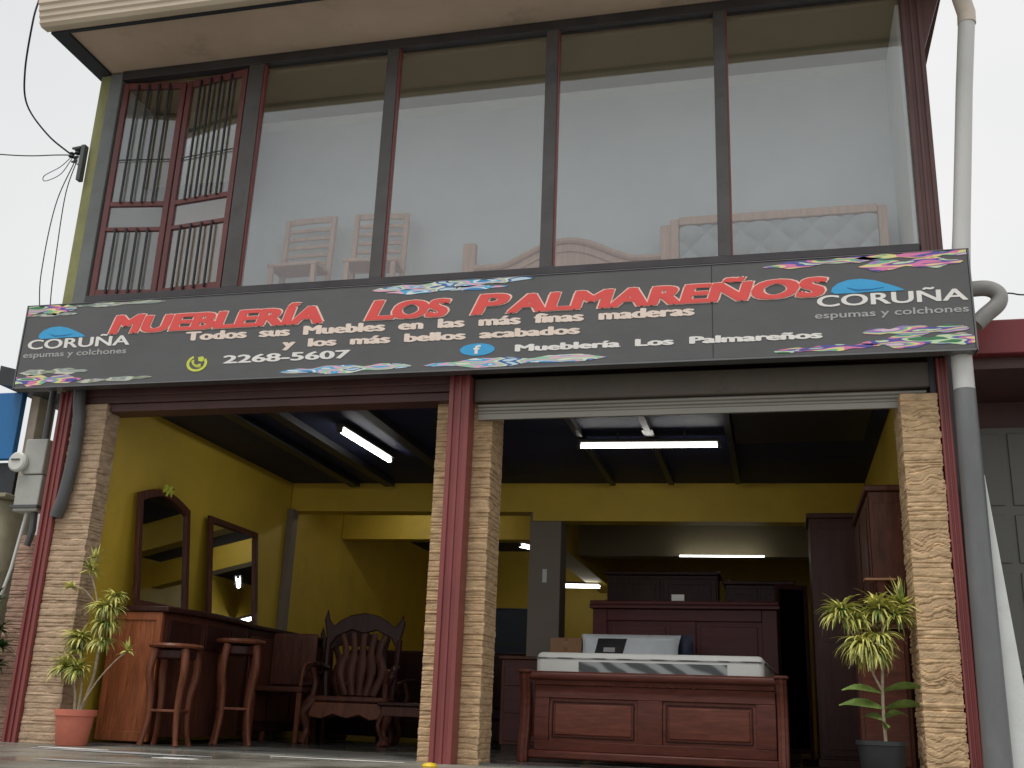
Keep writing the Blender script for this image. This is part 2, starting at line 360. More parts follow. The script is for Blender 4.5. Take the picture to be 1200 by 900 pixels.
# ================================================================== THE SHOP BUILDING
B = thing('furniture_store_building', 'two storey furniture shop with big upper windows, stone columns and two open roller bays', 'building')
# --- ground floor shell
lw = MB().box(-3.75, -3.42, .205, 12, 0, 3.35); lw.build('side_wall', 'yellow', B)
MB().box(3.46, 3.75, .42, 12, 0, 3.35).build('side_wall', 'yellow', B)
MB().box(-3.42, 3.46, 9.6, 9.8, 0, 3.35).build('back_wall', 'yellow', B)
MB().box(-3.44, 3.48, .30, 12, 3.04, 3.34).build('ceiling', 'ceiling_dark', B)
for x in (-2.55, -2.1, -1.2): MB().box(x-.06, x+.06, .5, 4.0, 2.965, 3.035).build('ceiling_joist', 'steel_grey', B)
for x in (.62, 1.3, 2.05): MB().box(x-.03, x+.03, .5, 4.15, 2.97, 3.035).build('ceiling_joist', 'steel_grey', B)
MB().box(2.1, 3.3, .6, 2.4, 3.0, 3.037).build('ceiling_panel', 'steel_grey', B)
def beam(xa, ya, xb, yb, th, z0, z1):
    d = Vector((xb-xa, yb-ya)).normalized(); n = Vector((-d.y, d.x)) * th
    return MB().prism([(xa, ya), (xb, yb), (xb+n.x, yb+n.y), (xa+n.x, ya+n.y)], z0, z1, 'z')
beam(-3.41, 4.06, -.36, 4.26, .26, 2.69, 3.038).build('cross_beam', 'yellow', B)
beam(-.36, 4.26, 3.45, 4.50, .26, 2.585, 3.038).build('cross_beam', 'yellow', B)
beam(-3.41, 5.75, -.36, 5.85, .25, 2.62, 2.95).build('cross_beam', 'yellow', B)
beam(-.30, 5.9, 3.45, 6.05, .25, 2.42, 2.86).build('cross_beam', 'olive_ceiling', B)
MB().box(-.40, -.02, 4.30, 4.66, 0, 3.037).build('inner_column', 'column_grey', B, bevel=.006)
MB().box(-3.415, -3.33, 3.98, 4.12, 0, 2.7).build('pilaster', 'column_grey', B, bevel=.004)
MB().box(-.39, -.1, 4.7, 9.58, 2.35, 3.03).build('cross_beam', 'yellow', B)
# --- stone columns (geometry: split courses lofted round the column)
def stone_column(x0, x1, y0, y1, z0, z1, m, seed, relief=False):
    rnd = random.Random(seed)
    per = [(x0, y0), (x1, y0), (x1, y1), (x0, y1)]; step = .014
    loop = []
    for i in range(4):
        a = Vector(per[i]); b = Vector(per[(i+1) % 4]); L = (b-a).length; k = max(3, int(L/step))
        nrm = Vector(((b-a).y, -(b-a).x)).normalized()
        for q in range(k): loop.append((a + (b-a) * q / k, nrm, q / k, i))
    cs = [z0]
    while cs[-1] < z1: cs.append(cs[-1] + rnd.choice([.022, .03, .036, .045, .06]))
    hts = [rnd.uniform(0, .0065) for _ in cs]
    nz = int((z1-z0)/.0085); mb = MB(); n = len(loop)
    import bisect
    for jz in range(nz+1):
        z = z0 + (z1-z0)*jz/nz
        for (p, nr, u, side) in loop:
            warp = .005 * noise.noise(Vector((p.x*7+seed, p.y*7, z*9)))
            if relief:
                ph = ((z - z0) % .46) / .46
                if .30 < ph < .82:
                    e = math.sin((ph-.30)/.52*math.pi)
                    warp += e * (.026 * math.sin(u*math.pi*2.0+side) + .022*noise.noise(Vector((u*5, side*3, z*6+seed))))
            zz = min(max(z + warp, z0), z1 - .001)
            k = bisect.bisect_right(cs, zz) - 1
            dz = min(zz - cs[k], (cs[k+1] if k+1 < len(cs) else z1) - zz)
            stone = hts[k] + .006 * noise.noise(Vector((u*3.0+k*3.1, side, k*1.7)))
            groove = -.010 * max(0, 1 - dz/.007)
            joint = noise.cell(Vector((u*3.0 + k*.37, side, k)))
            h = stone + groove + .003*joint + .003*noise.noise(Vector((p.x*60, p.y*60, z*80)))
            mb.v.append((p.x + nr.x*h, p.y + nr.y*h, z))
    for jz in range(nz):
        for i in range(n):
            mb.f.append((jz*n+i, jz*n+(i+1) % n, (jz+1)*n+(i+1) % n, (jz+1)*n+i))
    mb.f.append(tuple(nz*n+i for i in range(n)))
    return mb
stone_column(-3.665, -3.325, .0, .20, -.02, 2.88, 'stone_brown', 3).build('stone_column', 'stone_brown', B, label='brown split stone column on the left')
stone_column(-.26, .215, .13, .50, -.02, 2.92, 'stone_tan', 11).build('stone_column', 'stone_tan', B, label='tan split stone pillar between the bays')
stone_column(3.375, 3.635, -.02, .40, -.02, 2.73, 'stone_tan', 23, True).build('stone_column', 'stone_tan', B, label='tan stone column with wavy relief on the right')
# --- maroon steel posts (channel section)
def channel(x0, x1, y0, y1, z0, z1):
    m = MB(); w_ = x1-x0
    m.box(x0, x1, y0+.02, y1, z0, z1); m.box(x0, x0+w_*.22, y0, y0+.02, z0, z1); m.box(x1-w_*.22, x1, y0, y0+.02, z0, z1)
    m.box(x0+w_*.42, x0+w_*.58, y0+.008, y0+.02, z0, z1)
    return m
channel(-3.80, -3.67, -.04, .09, -.02, 3.0).build('steel_post', 'maroon', B, bevel=.003)
channel(-.11, .065, -.06, .11, -.02, 3.0).build('steel_post', 'maroon', B, bevel=.003)
channel(3.645, 3.72, -.03, .10, -.02, 3.0).build('steel_post', 'maroon', B, bevel=.003)
# --- beams and shutter boxes over the bays
m = MB().box(-3.80, -.115, .02, .30, 2.89, 3.06); m.box(-3.66, -.115, -.01, .02, 2.95, 3.02); m.box(-3.64, -.115, .04, .24, 2.815, 2.885)
m.build('shutter_box', 'maroon_dark', B, bevel=.004)
m = MB().box(.07, 3.62, .05, .34, 2.80, 3.0)
m.build('shutter_box', 'box_brown', B, bevel=.01)
m = MB(); 
for z in (2.715, 2.745, 2.775): m.tube([(.10, .10, z), (3.58, .10, z)], .016, 10)
m.box(.10, 3.58, .085, .115, 2.655, 2.70)
m.build('shutter_slat', 'shutter', B, smooth=True)
MB().box(-3.85, 3.78, .0, .30, 3.065, 3.86).build('front_beam', 'maroon_dark', B)
MB().box(3.60, 3.64, .03, .2, 2.735, 3.06).build('shutter_bracket', 'n_dark', B)
# --- first floor
MB().box(-3.95, 3.80, .30, 9, 3.36, 3.86).build('floor_slab', 'render_dull', B)
MB().box(-3.97, -3.86, -.02, 9, 3.06, 6.45).build('side_wall', 'wall_lime', B)
MB().box(-3.97, -3.82, .3, 12, -.1, 3.05).build('side_wall', 'render_dull', B)
MB().box(-3.857, -3.72, -.035, .12, 3.86, 6.33).build('pilaster', 'wall_grey', B, bevel=.005)
MB().box(3.728, 3.89, .11, 12, -.1, 3.055).build('side_wall', 'pipe_grey', B)
MB().box(3.64, 3.76, .12, 9, 3.86, 6.45).build('side_wall', 'render_dull', B)
# upper display room
MB().box(-3.72, 3.60, .02, 1.02, 3.862, 3.90).build('upper_floor', 'wood_rail', B)
MB().box(-3.72, 3.60, .98, 1.02, 3.90, 6.2).build('room_wall', 'room_grey', B)
MB().box(3.585, 3.62, .1, .98, 3.90, 6.2).build('room_wall', 'room_white', B)
MB().box(-3.72, -3.70, .1, .98, 3.90, 6.2).build('room_wall', 'room_grey', B)
MB().box(-3.72, 3.62, .08, 1.02, 6.205, 6.24).build('room_ceiling', 'olive_ceiling', B)
MB().prism([(.98, 6.14), (.98, 6.203), (.90, 6.203), (.93, 6.17)], -3.7, 3.584, 'x').build('cornice', 'room_white', B)
# head, sill, mullions, posts
MB().box(-3.72, 3.60, -.04, .06, 6.25, 6.345).build('window_head', 'frame_dark', B, bevel=.004)
MB().box(-3.72, 3.60, -.04, .06, 3.865, 3.93).build('window_sill', 'frame_dark', B, bevel=.004)
for x, wd in ((-2.25, .16), (-.855, .115), (.66, .11), (2.13, .105)):
    mm = MB().box(x-wd/2, x+wd/2, -.035, .05, 3.93, 6.25); mm.build('mullion', 'mullion', B, bevel=.004)
    MB().box(x+wd/2-.004, x+wd/2+.012, -.02, .04, 3.93, 6.25).build('glazing_bead', 'maroon', B)
m = channel(3.61, 3.765, -.05, .09, 3.06, 6.34); m.build('steel_post', 'maroon_dark', B, bevel=.003)
for a, b in ((-2.17, -.915), (-.797, .603), (.717, 2.075), (2.185, 3.61)):
    MB().prism([(-.008, 3.93), (0, 3.93), (.022, 6.25), (.014, 6.25)], a, b, 'x').build('window_pane', 'glass', B)
# hinged casement pair, folded inwards to a shallow V
def leaf(p0, p1, up=False):
    p0 = Vector(p0 + (0,)); p1 = Vector(p1 + (0,)); t = (p1-p0).normalized(); n = Vector((-t.y, t.x, 0)); L = (p1-p0).length
    W = thing('casement_window', '', '', p0, math.atan2(t.y, t.x)); del W['label']; del W['category']; W.parent = B
    f = MB(); z0, z1 = 3.93, 6.22; s_ = .055
    f.box(0, s_, -.02, .02, z0, z1); f.box(L-s_, L, -.02, .02, z0, z1)
    for a, b in ((z0, z0+.07), (z1-.07, z1), (4.60, 4.64), (4.86, 4.91)): f.box(s_, L-s_, -.018, .018, a, b)
    f.build('frame', 'maroon_case', W, bevel=.003)
    MB().box(s_, L-s_, -.003, .003, z0+.07, z1-.07).build('pane', 'glass', W)
    b_ = MB()
    for i in range(1, 5): 
        x = s_ + (L-2*s_)*i/5; b_.box(x-.009, x+.009, -.040, -.024, z0+.03, 4.62); b_.box(x-.009, x+.009, -.040, -.024, 4.89, z1-.03)
    b_.box(s_, L-s_, -.0235, -.019, 5.35, 5.362)
    b_.build('security_bar', 'black', W)
    return W
leaf((-3.70, .0), (-3.06, .085)); leaf((-3.04, .085), (-2.34, -.01))
MB().box(-3.70, -2.62, .55, .57, 5.35, 6.2).build('curtain', 'olive_ceiling', B)
MB().box(-3.69, -2.98, .93, .95, 3.9, 6.2).build('room_panel', 'room_beige', B)
# --- roof, soffit, gutter
MB().box(-3.86, 3.80, -.72, .10, 6.35, 6.38).build('soffit', 'soffit', B)
MB().box(-3.97, 3.80, .10, 9.2, 6.46, 6.55).build('roof', 'gutter', B)
MB().box(-4.03, 3.98, -.75, -.722, 6.325, 6.50).build('fascia', 'eave_dark', B)
MB().box(-4.03, -3.862, -.72, 9.2, 6.325, 6.50).build('barge_board', 'eave_dark', B)
MB().box(3.802, 3.98, -.72, 9.2, 6.325, 6.50).build('barge_board', 'maroon_dark', B)
MB().prism([(3.767, 5.66), (3.767, 6.323), (3.965, 6.323)], -.03, .07, 'y').build('eave_bracket', 'maroon_dark', B)
gp = [(-.752, 6.345), (-.84, 6.335), (-.875, 6.36), (-.875, 6.40), (-.895, 6.415), (-.895, 6.455), (-.915, 6.47), (-.915, 6.52), (-.935, 6.535), (-.935, 6.60), (-.752, 6.60)]
MB().prism(gp, -4.07, 4.0, 'x').build('gutter', 'gutter', B)
# downpipe on the right corner: white upper run, grey painted lower run
dp = MB().tube([(4.0, -.28, 6.42), (4.02, -.22, 6.20), (4.06, -.14, 6.02), (4.095, -.10, 5.90), (4.09, -.10, 5.80)], [.07]*5, 20); dp.build('downpipe_elbow', 'pvc_cream', B, smooth=True)
dp = MB().tube([(4.092, -.10, 5.84), (4.02, -.10, 5.2), (3.90, -.10, 4.0), (3.86, -.10, 3.6), (3.812, -.10, 3.0), (3.812, -.10, 2.70)], [.064, .063, .064, .07, .074, .074], 20)
dp.build('downpipe', 'pvc', B, smooth=True)
dp = MB().tube([(3.812, -.10, 2.72), (3.805, -.10, 1.6), (3.80, -.10, -.02)], [.076, .083, .092], 20)
dp.build('downpipe', 'pipe_grey', B, smooth=True, label='grey painted lower run of the pipe')
MB().prism([(3.86, -.02), (4.07, -.02), (3.90, 2.10), (3.875, 2.10)], -.06, .10, 'y').build('wedge_pier', 'white_wall', B, bevel=.004)
# --- service bracket on the lime wall
sb = thing('cable_bracket', 'dark insulator bracket tying the cables to the upper left wall corner', 'bracket', (-4.0, -.06, 5.42))
MB().box(-.012, .028, -.03, .03, -.28, .10).build('plate', 'conduit', sb)
mm = MB()
for z in (.05, -.04): mm.lathe([(.012, -.035), (.034, -.03), (.024, -.008), (.036, .004), (.036, .02), (.015, .034)], (-.06, 0, z), 14)
mm.lathe([(.012, -.03), (.03, -.02), (.02, 0), (.03, .018), (.012, .03)], (-.11, -.02, .0), 14)
mm.build('insulator', 'cable', sb, smooth=True)
mm = MB(); mm.bar((-.13, 0, .085), (.02, 0, .10), .022, .016); mm.bar((-.10, -.02, -.075), (.02, 0, -.06), .016, .016); mm.build('arm', 'conduit', sb)
MB().box(-.05, -.02, -.02, .02, -.10, -.03).build('clamp', 'n_white', sb)
def curve(pts, n=14):
    P = [Vector(p) for p in pts]; P = [P[0]*2-P[1]] + P + [P[-1]*2-P[-2]]; out = []
    for i in range(1, len(P)-2):
        a, b, c, d_ = P[i-1:i+3]
        for k in range(n):
            t = k/n; out.append(.5*((2*b)+(-a+c)*t+(2*a-5*b+4*c-d_)*t*t+(-a+3*b-3*c+d_)*t**3))
    out.append(P[-2]); return out
def cable(label, pts, r=.006, m='cable'):
    tag(MB().tube(curve(pts), r, 6).build('cable', m, smooth=True), label, 'cable')
cable('black cable bowing down from the eave corner to the wall bracket', [(-4.06, -.90, 6.75), (-4.10, -.9, 6.60), (-4.14, -.88, 6.38), (-4.42, -.55, 6.10), (-4.50, -.35, 5.86), (-4.33, -.2, 5.60), (-4.11, -.08, 5.42)], .009)
cable('thin cable running off left from the wall bracket', [(-12.0, -2.8, 5.9), (-8.2, -1.4, 5.60), (-5.2, -.2, 5.50), (-4.11, -.08, 5.42)], .006)
cable('slack loop of thin cable hanging beside the wall bracket', [(-4.11, -.08, 5.40), (-4.22, -.08, 5.30), (-4.38, -.08, 5.22), (-4.36, -.08, 5.16), (-4.2, -.08, 5.22), (-4.10, -.08, 5.38)], .004)
cable('thin cable dropping beside the lime wall, the one nearer the wall', [(-4.04, -.08, 5.36), (-4.10, -.08, 5.0), (-4.07, -.10, 4.4), (-4.02, -.12, 3.86), (-3.98, -.05, 3.3)], .005)
cable('thin cable dropping beside the lime wall, the outer of the two', [(-4.06, -.08, 5.36), (-4.17, -.10, 4.9), (-4.18, -.12, 4.3), (-4.13, -.13, 3.86), (-4.0, -.05, 3.2)], .005)
cable('short thin cable running off right from the bent vent pipe', [(4.22, .2, 3.575), (4.6, .2, 3.56), (6.5, .2, 3.70)], .006)
vp = MB().tube(curve([(3.80, .24, 3.62), (3.98, .22, 3.63), (4.10, .2, 3.62), (4.17, .2, 3.57), (4.16, .2, 3.49), (4.06, .2, 3.40), (3.99, .2, 3.33)], 6), .062, 16)
tag(vp.build('vent_pipe', 'fixture_light', smooth=True), 'grey bent pipe elbow poking out behind the right end of the sign', 'pipe')

# ================================================================== SHOP SIGN
SY = -.25
S = thing('shop_sign', 'long charcoal furniture shop sign with red heading and coloured ribbons above the open bays', 'sign', (0, SY, 0))
SL, SR, S0, S1 = -4.13, 3.892, 2.987, 3.760
MB().box(SL, SR, .0, .10, S0, S1).build('panel', 'sign', S, bevel=.003)
MB().box(2.03, 2.036, -.002, 0, S0+.004, S1-.004).build('panel_seam', 'black', S)
m = MB()
m.box(SL-.008, SR+.008, -.006, .105, S0-.016, S0-.001); m.box(SL-.008, SR+.008, -.006, .105, S1+.001, S1+.008)
m.box(SL-.014, SL-.002, -.006, .105, S0-.016, S1+.008); m.box(SR+.002, SR+.014, -.006, .105, S0-.016, S1+.008)
m.build('edge_trim', 'sign_edge', S)
def text_raw(t, offset=0.0, shear=0.0, ext=.0):
    cu = bpy.data.curves.new('t', 'FONT'); cu.body = t; cu.size = 1; cu.offset = offset; cu.shear = shear; cu.extrude = ext; cu.resolution_u = 4
    o = bpy.data.objects.new('t', cu); col.objects.link(o)
    dg = bpy.context.evaluated_depsgraph_get(); dg.update()
    me = bpy.data.meshes.new_from_object(o.evaluated_get(dg))
    vs_ = [tuple(v.co) for v in me.vertices]; fs = [tuple(p.vertices) for p in me.polygons]
    bpy.data.objects.remove(o); bpy.data.curves.remove(cu); bpy.data.meshes.remove(me)
    return vs_, fs
def add_text(mb, t, x0, x1, zb, cap, off=0.0, shear=0.0, y=-.004, grow=0.0, thick=.003):
    """fit text between x0 and x1 with baseline zb and capital height cap, front face at y"""
    v, f = text_raw(t, off, shear, .5)
    xs = [p[0] for p in v]; a, b = min(xs), max(xs)
    v0, _ = text_raw('H', 0, 0); ch = max(p[1] for p in v0)
    sx = (x1-x0)/(b-a); sz = cap/ch; n = len(mb.v)
    for p in v: mb.v.append((x0 + (p[0]-a)*sx, y - (p[2]+.5)*thick, zb + p[1]*sz))
    mb.f += [tuple(n+i for i in q) for q in f]
def build_words(mb, name, m, parent, gap):
    """one mesh per word: faces joined by shared vertices, then letters closer than gap"""
    par = list(range(len(mb.v)))
    def find(a):
        while par[a] != a: par[a] = par[par[a]]; a = par[a]
        return a
    for f in mb.f:
        for q in f[1:]: par[find(q)] = find(f[0])
    comp = {}
    for f in mb.f: comp.setdefault(find(f[0]), []).append(f)
    L_ = sorted([[min(mb.v[i][0] for f in fs for i in f), max(mb.v[i][0] for f in fs for i in f), fs] for fs in comp.values()], key=lambda c: c[0])
    words = []
    for a, b, fs in L_:
        if words and a - words[-1][0] < gap: words[-1][0] = max(words[-1][0], b); words[-1][1] += fs
        else: words.append([b, list(fs)])
    for _, fs in words:
        ids = sorted({i for f in fs for i in f}); mp = {q: k for k, q in enumerate(ids)}; w_ = MB()
        w_.v = [mb.v[i] for i in ids]; w_.f = [tuple(mp[i] for i in f) for f in fs]; w_.build(name, m, parent)
def add_bold(mb, t, x0, x1, zb, cap, d):
    for q, (a, b) in enumerate(((0, 0), (-1, 0), (1, 0), (-.5, .6), (.5, -.6), (1.6, .1), (-1.6, -.1))):
        add_text(mb, t, x0+a*d, x1+a*d, zb+b*d*.6, cap, 0, 0, -q*.0002)
SHIFT = [(0, 0), (-.009, .0), (.009, 0), (.018, .005), (-.018, -.004), (.006, .007), (-.012, .006), (.012, -.004)]
def heading(off, y, thick, grow, ks=1.0):
    m_ = MB(); bz = 3.452
    for ini, rest, x0, x1 in (('M', 'UEBLERÍA', -3.225, -1.225), ('L', 'OS', -.800, -.105), ('P', 'ALMAREÑOS', .120, 2.870)):
        n = {'M': .112*2.0, 'L': .20*1.0, 'P': .095*2.8}[ini]; 
        wi = {'M': .30, 'L': .22, 'P': .28}[ini]
        for q, (dx, dz) in enumerate([(a*ks, b*ks) for a, b in SHIFT]):
          add_text(m_, ini, x0+dx-grow, x0+wi+dx+grow, bz+dz-grow*.6, .160+grow, off, .20, y-q*.00025, thick=thick)
          add_text(m_, rest, x0+wi+.02+dx-grow, x1+dx+grow, bz+dz-grow*.6, .142+grow, off, .16, y-q*.00025, thick=thick)
    return m_
build_words(heading(0, 0, .003, .004, 2.0), 'heading_outline', 'pink_letter', S, .09)
build_words(heading(0, -.0045, .003, 0, 1.3), 'heading', 'red_letter', S, .10)
m = MB(); add_bold(m, 'Todos  sus  Muebles  en  las  más  finas  maderas', -2.465, 1.886, 3.350, .076, .0085); build_words(m, 'lettering', 'cream_letter', S, .040)
m = MB(); add_bold(m, 'y  los  más  bellos  acabados', -1.54, .99, 3.242, .068, .0085); build_words(m, 'lettering', 'cream_letter', S, .040)
m = MB(); add_bold(m, '2268-5607', -2.08, -.935, 3.124, .068, .0060); m.build('lettering', 'white_letter', S)
m = MB(); add_bold(m, 'Mueblería  Los  Palmareños', .49, 2.826, 3.116, .054, .0075); build_words(m, 'lettering', 'white_letter', S, .040)
def brand(x0, x1, zb, hx0, hx1, sub0, sub1, zs, subm, hz):
    m_ = MB(); add_bold(m_, 'CORUÑA', x0, x1, zb, .088, .0035); m_.build('lettering', 'white_letter', S)
    m_ = MB(); add_text(m_, 'espumas y colchones', sub0, sub1, zs, .050, .012, 0, 0); build_words(m_, 'lettering', subm, S, .028)
    prof = [(0, .15), (.02, .45), (.10, .75), (.24, .96), (.42, 1.0), (.60, .84), (.78, .52), (.92, .24), (1.0, .02), (.86, .0), (.6, .03), (.3, .0), (.06, .0)]
    out_ = [(hx0+(hx1-hx0)*a, hz+.112*b) for a, b in prof]
    MB().prism(out_, -.004, -.0005, 'y').build('hill_logo', 'blue_logo', S)
    W_ = hx1-hx0
    sw = [(hx0+W_*.22, hz+.046), (hx0+W_*.36, hz+.027), (hx0+W_*.56, hz+.026), (hx0+W_*.72, hz+.034), (hx0+W_*.55, hz+.018), (hx0+W_*.34, hz+.017)]
    MB().prism(sw, -.0065, -.0042, 'y').build('hill_swoosh', 'blue_dark', S)
brand(-4.06, -3.03, 3.340, -3.97, -3.48, -4.095, -3.045, 3.262, 'grey_letter', 3.436)
brand(2.815, 3.865, 3.362, 2.915, 3.44, 2.79, 3.868, 3.270, 'grey_letter', 3.460)
# telephone mark: lime ring with a tail and a handset inside
m = MB(); cx, cz, n = -2.335, 3.135, 40
ro, ri = .088, .066
def ring(mb, cx, cz, rx, rz, k, y0, y1, a0=0, a1=2*math.pi, seg=40):
    nn = len(mb.v)
    for i in range(seg+1):
        a = a0+(a1-a0)*i/seg
        for r_, y in ((1, y0), (k, y0), (k, y1), (1, y1)): mb.v.append((cx+rx*r_*math.cos(a), y, cz+rz*r_*math.sin(a)))
    for i in range(seg):
        for q in range(4): mb.f.append((nn+4*i+q, nn+4*i+(q+1) % 4, nn+4*i+4+(q+1) % 4, nn+4*i+4+q))
ring(m, cx, cz, .098, .074, .74, -.004, -.0005, R(115), R(395))
m.prism([(cx-.075, cz-.02), (cx-.05, cz-.06), (cx+.0, cz-.055)], -.0045, -.0006, 'y') if False else None
m.tube([(cx-.045, -.002, cz+.03), (cx-.035, -.002, cz-.005), (cx-.005, -.002, cz-.026), (cx+.04, -.002, cz-.022)], [.02, .011, .011, .02], 8, flat=.12)
m.prism([(cx+.005, cz+.055), (cx+.05, cz+.062), (cx+.072, cz+.03), (cx+.045, cz+.012), (cx+.012, cz+.022)], -.004, -.0005, 'y')
m.build('phone_mark', 'lime_logo', S)
m = MB(); m.prism([(.166+.145*math.cos(2*math.pi*i/32), 3.146+.052*math.sin(2*math.pi*i/32)) for i in range(32)], -.003, -.0005, 'y'); m.build('round_badge', 'blue_logo', S)
m = MB(); add_text(m, 'f', .135, .195, 3.112, .066, .035, 0, -.003); m.build('badge_letter', 'white_letter', S)
# coloured ribbons
def ribbon(x0, x1, zc, h, m, seed, ends=(.2, .2), slope=0):
    rnd = random.Random(seed); n = 36; top = []; bot = []
    for i in range(n+1):
        t = i/n; e = min(1, (t/ends[0])**.6 if ends[0] else 1, ((1-t)/ends[1])**.6 if ends[1] else 1)
        wv = .78 + .22*math.sin(t*14+seed) + .12*math.sin(t*31+seed*2)
        z = zc + slope*(t-.5); hh = max(.0006, h/2*e*wv)
        top.append((x0+(x1-x0)*t, min(z+hh, S1+.006))); bot.append((x0+(x1-x0)*t, max(z-hh*(.8+.2*math.cos(t*9+seed)), S0-.002)))
    MB().prism(top+bot[::-1], -.0035, -.0005, 'y').build('ribbon', m, S)
ribbon(SL+.004, -3.62, 3.715, .115, 'rib_a', 1, (0, .25)); ribbon(SL+.01, -3.60, 3.665, .035, 'rib_c', 2)
ribbon(-3.66, -2.72, 3.735, .042, 'rib_c', 3)
ribbon(SL+.004, -3.45, 3.040, .11, 'rib_a', 4, (0, .3)); ribbon(SL+.02, -3.40, 3.115, .065, 'rib_c', 5)
ribbon(-3.5, -2.75, 3.022, .045, 'rib_c', 6, slope=.02)
ribbon(-.78, .62, 3.728, .075, 'rib_b', 7, slope=.03); ribbon(-.66, .40, 3.685, .05, 'rib_b', 17)
ribbon(-1.55, -.38, 3.026, .078, 'rib_b', 8, slope=.01); ribbon(-.28, 1.22, 3.032, .085, 'rib_b', 9, slope=.01)
ribbon(2.42, 3.30, 3.722, .060, 'rib_a', 10, slope=.02); ribbon(3.12, SR-.03, 3.668, .095, 'rib_a', 11); ribbon(3.10, SR-.004, 3.738, .060, 'rib_a', 12, (.3, 0))
ribbon(2.48, 3.25, 3.030, .055, 'rib_a', 13, slope=.02); ribbon(3.12, SR-.03, 3.140, .085, 'rib_a', 14); ribbon(3.10, SR-.004, 3.055, .105, 'rib_a', 15, (.3, 0))
mm = MB()
for x in (-3.6, -1.2, 1.2, 3.4): mm.box(x-.02, x+.02, .10, .25, 3.2, 3.24)
mm.build('mounting_arm', 'conduit', S)

# ================================================================== UPSTAIRS DISPLAY
def ladder_chair(loc, rz, label):
    t = thing('ladder_back_chair', label, 'chair', loc, rz, 'pale chairs upstairs')
    for s_ in (-1, 1):
        MB().bar((s_*.24, .0, 0), (s_*.25, .05, 1.07), .045, .05).build('leg', 'wood_light', t, bevel=.006)
        MB().bar((s_*.22, -.24, 0), (s_*.22, -.24, .44), .045, .045).build('leg', 'wood_light', t, bevel=.006)
    mb = MB()
    for i in range(6):
        z = .56 + i*.092; hh = .034 if i < 5 else .06
        mb.grid(8, 1, lambda u, v: (-.23+.46*u, .035+.03*(z-.4)+.03*math.sin(u*math.pi), z+hh*v+.02*math.sin(u*math.pi)))
        mb.grid(8, 1, lambda u, v: (-.23+.46*u, .055+.03*(z-.4)+.03*math.sin(u*math.pi), z+hh*v+.02*math.sin(u*math.pi)))
    mb.build('back_slat', 'wood_light', t)
    MB().box(-.26, .26, -.27, .02, .43, .47).build('seat', 'wood_light', t, bevel=.012)
    return t
ladder_chair((-1.90, .72, 3.90), R(-2), 'pale ladder-back chair behind the glass, fully seen left of the mullion')
ladder_chair((-1.16, .74, 3.90), R(6), 'pale ladder-back chair upstairs half hidden by the first tall mullion')
H = thing('wooden_headboard', 'pale pink wooden headboard with arched top standing upstairs', 'headboard', (0, .74, 3.90))
for x, zt in ((-.24, .655), (1.60, .70)):
    MB().box(x-.06, x+.06, -.04, .04, 0, zt).build('post', 'wood_light', H, bevel=.01)
def arch(u): return .40 + .22*(math.sin(math.pi*min(max((u-.12)/.76, 0), 1))**1.6)
pts = [(-.18+1.72*i/30, arch(i/30)) for i in range(31)]
MB().prism([(-.18, .02)] + pts + [(1.54, .02)], -.012, .02, 'y').build('panel', 'wood_light', H)
mm = MB().tube([(x, -.02, z) for x, z in pts], .030, 8); mm.tube([(x, -.018, z-.10) for x, z in pts], .012, 6); mm.build('moulding', 'wood_light', H, smooth=True)
T = thing('tufted_headboard', 'grey button-tufted headboard in a pale wooden frame behind the last upper pane', 'headboard', (2.55, .74, 3.90))
def tuft(u, v):
    x = -.84+1.68*u; z = .05+.62*v; d_ = 1
    a = (x/.15+z/.15)/2; b = (x/.15-z/.15)/2
    h = abs(math.sin(a*math.pi))*abs(math.sin(b*math.pi))
    return (x, -.02-.045*h**.5, z)
MB().grid(130, 50, tuft).build('upholstery', 'tuft', T, smooth=True)
mm = MB().box(-.92, -.845, -.06, .03, 0, .74); mm.box(.845, .92, -.06, .03, 0, .74); mm.box(-.845, .845, -.055, .028, .68, .76); mm.build('frame', 'wood_light', T, bevel=.01)
MB().box(-.845, .845, 0, .02, .02, .68).build('backing', 'wood_light', T)

# ================================================================== LAMPS
def lamp(label, a, b, r=.02, m='tube', drop=.0, group='fluorescent ceiling lamps', housing=True):
    a = Vector(a); b = Vector(b); c = (a+b)/2; t = thing('fluorescent_lamp', label, 'lamp', c, 0, group)
    a -= c; b -= c
    MB().tube([a, b], r, 12).build('tube', m, t, smooth=True)
    if housing:
        MB().bar(a+Vector((0, 0, .045)), b+Vector((0, 0, .045)), .10, .035).build('housing', 'fixture', t, bevel=.006)
        d_ = (b-a).normalized()
        mm = MB().bar(a-d_*.02+Vector((0, 0, .0)), a+d_*.02, .05, .05); mm.bar(b-d_*.02, b+d_*.02, .05, .05); mm.build('end_cap', 'fixture', t)
    return t
l1 = lamp('lit tube lamp running back into the left bay ceiling', (-1.64, 1.30, 2.945), (-1.59, 2.60, 2.945), .024)
l2 = lamp('long lit tube lamp across the right bay ceiling', (.60, 1.98, 2.90), (1.955, 2.06, 2.90), .019)
mm = MB()
for x in (.02,): mm.box(x-.05, x+.05, -.30, .30, .075, .095)
for x in (-.3, .35): mm.box(x-.01, x+.01, -.01, .01, .06, .14)
mm.build('bracket', 'fixture', l2)
lamp('small lit lamp seen beside the grey column, upper left of it', (-1.16, 7.0, 2.73), (-.86, 7.6, 2.73), .03, 'tube_far')
lamp('lit far lamp passing low behind the grey column', (-1.10, 8.2, 2.30), (-.18, 8.25, 2.30), .028, 'tube_far')
lamp('thin lit lamp high behind the bed under the dark beam', (1.24, 5.80, 2.40), (2.30, 5.83, 2.40), .010, 'tube_far', housing=False)
lamp('lit tube lamp mostly hidden between the two yellow beams of the left passage', (-2.6, 5.0, 2.96), (-1.4, 5.0, 2.96), .02, 'tube')

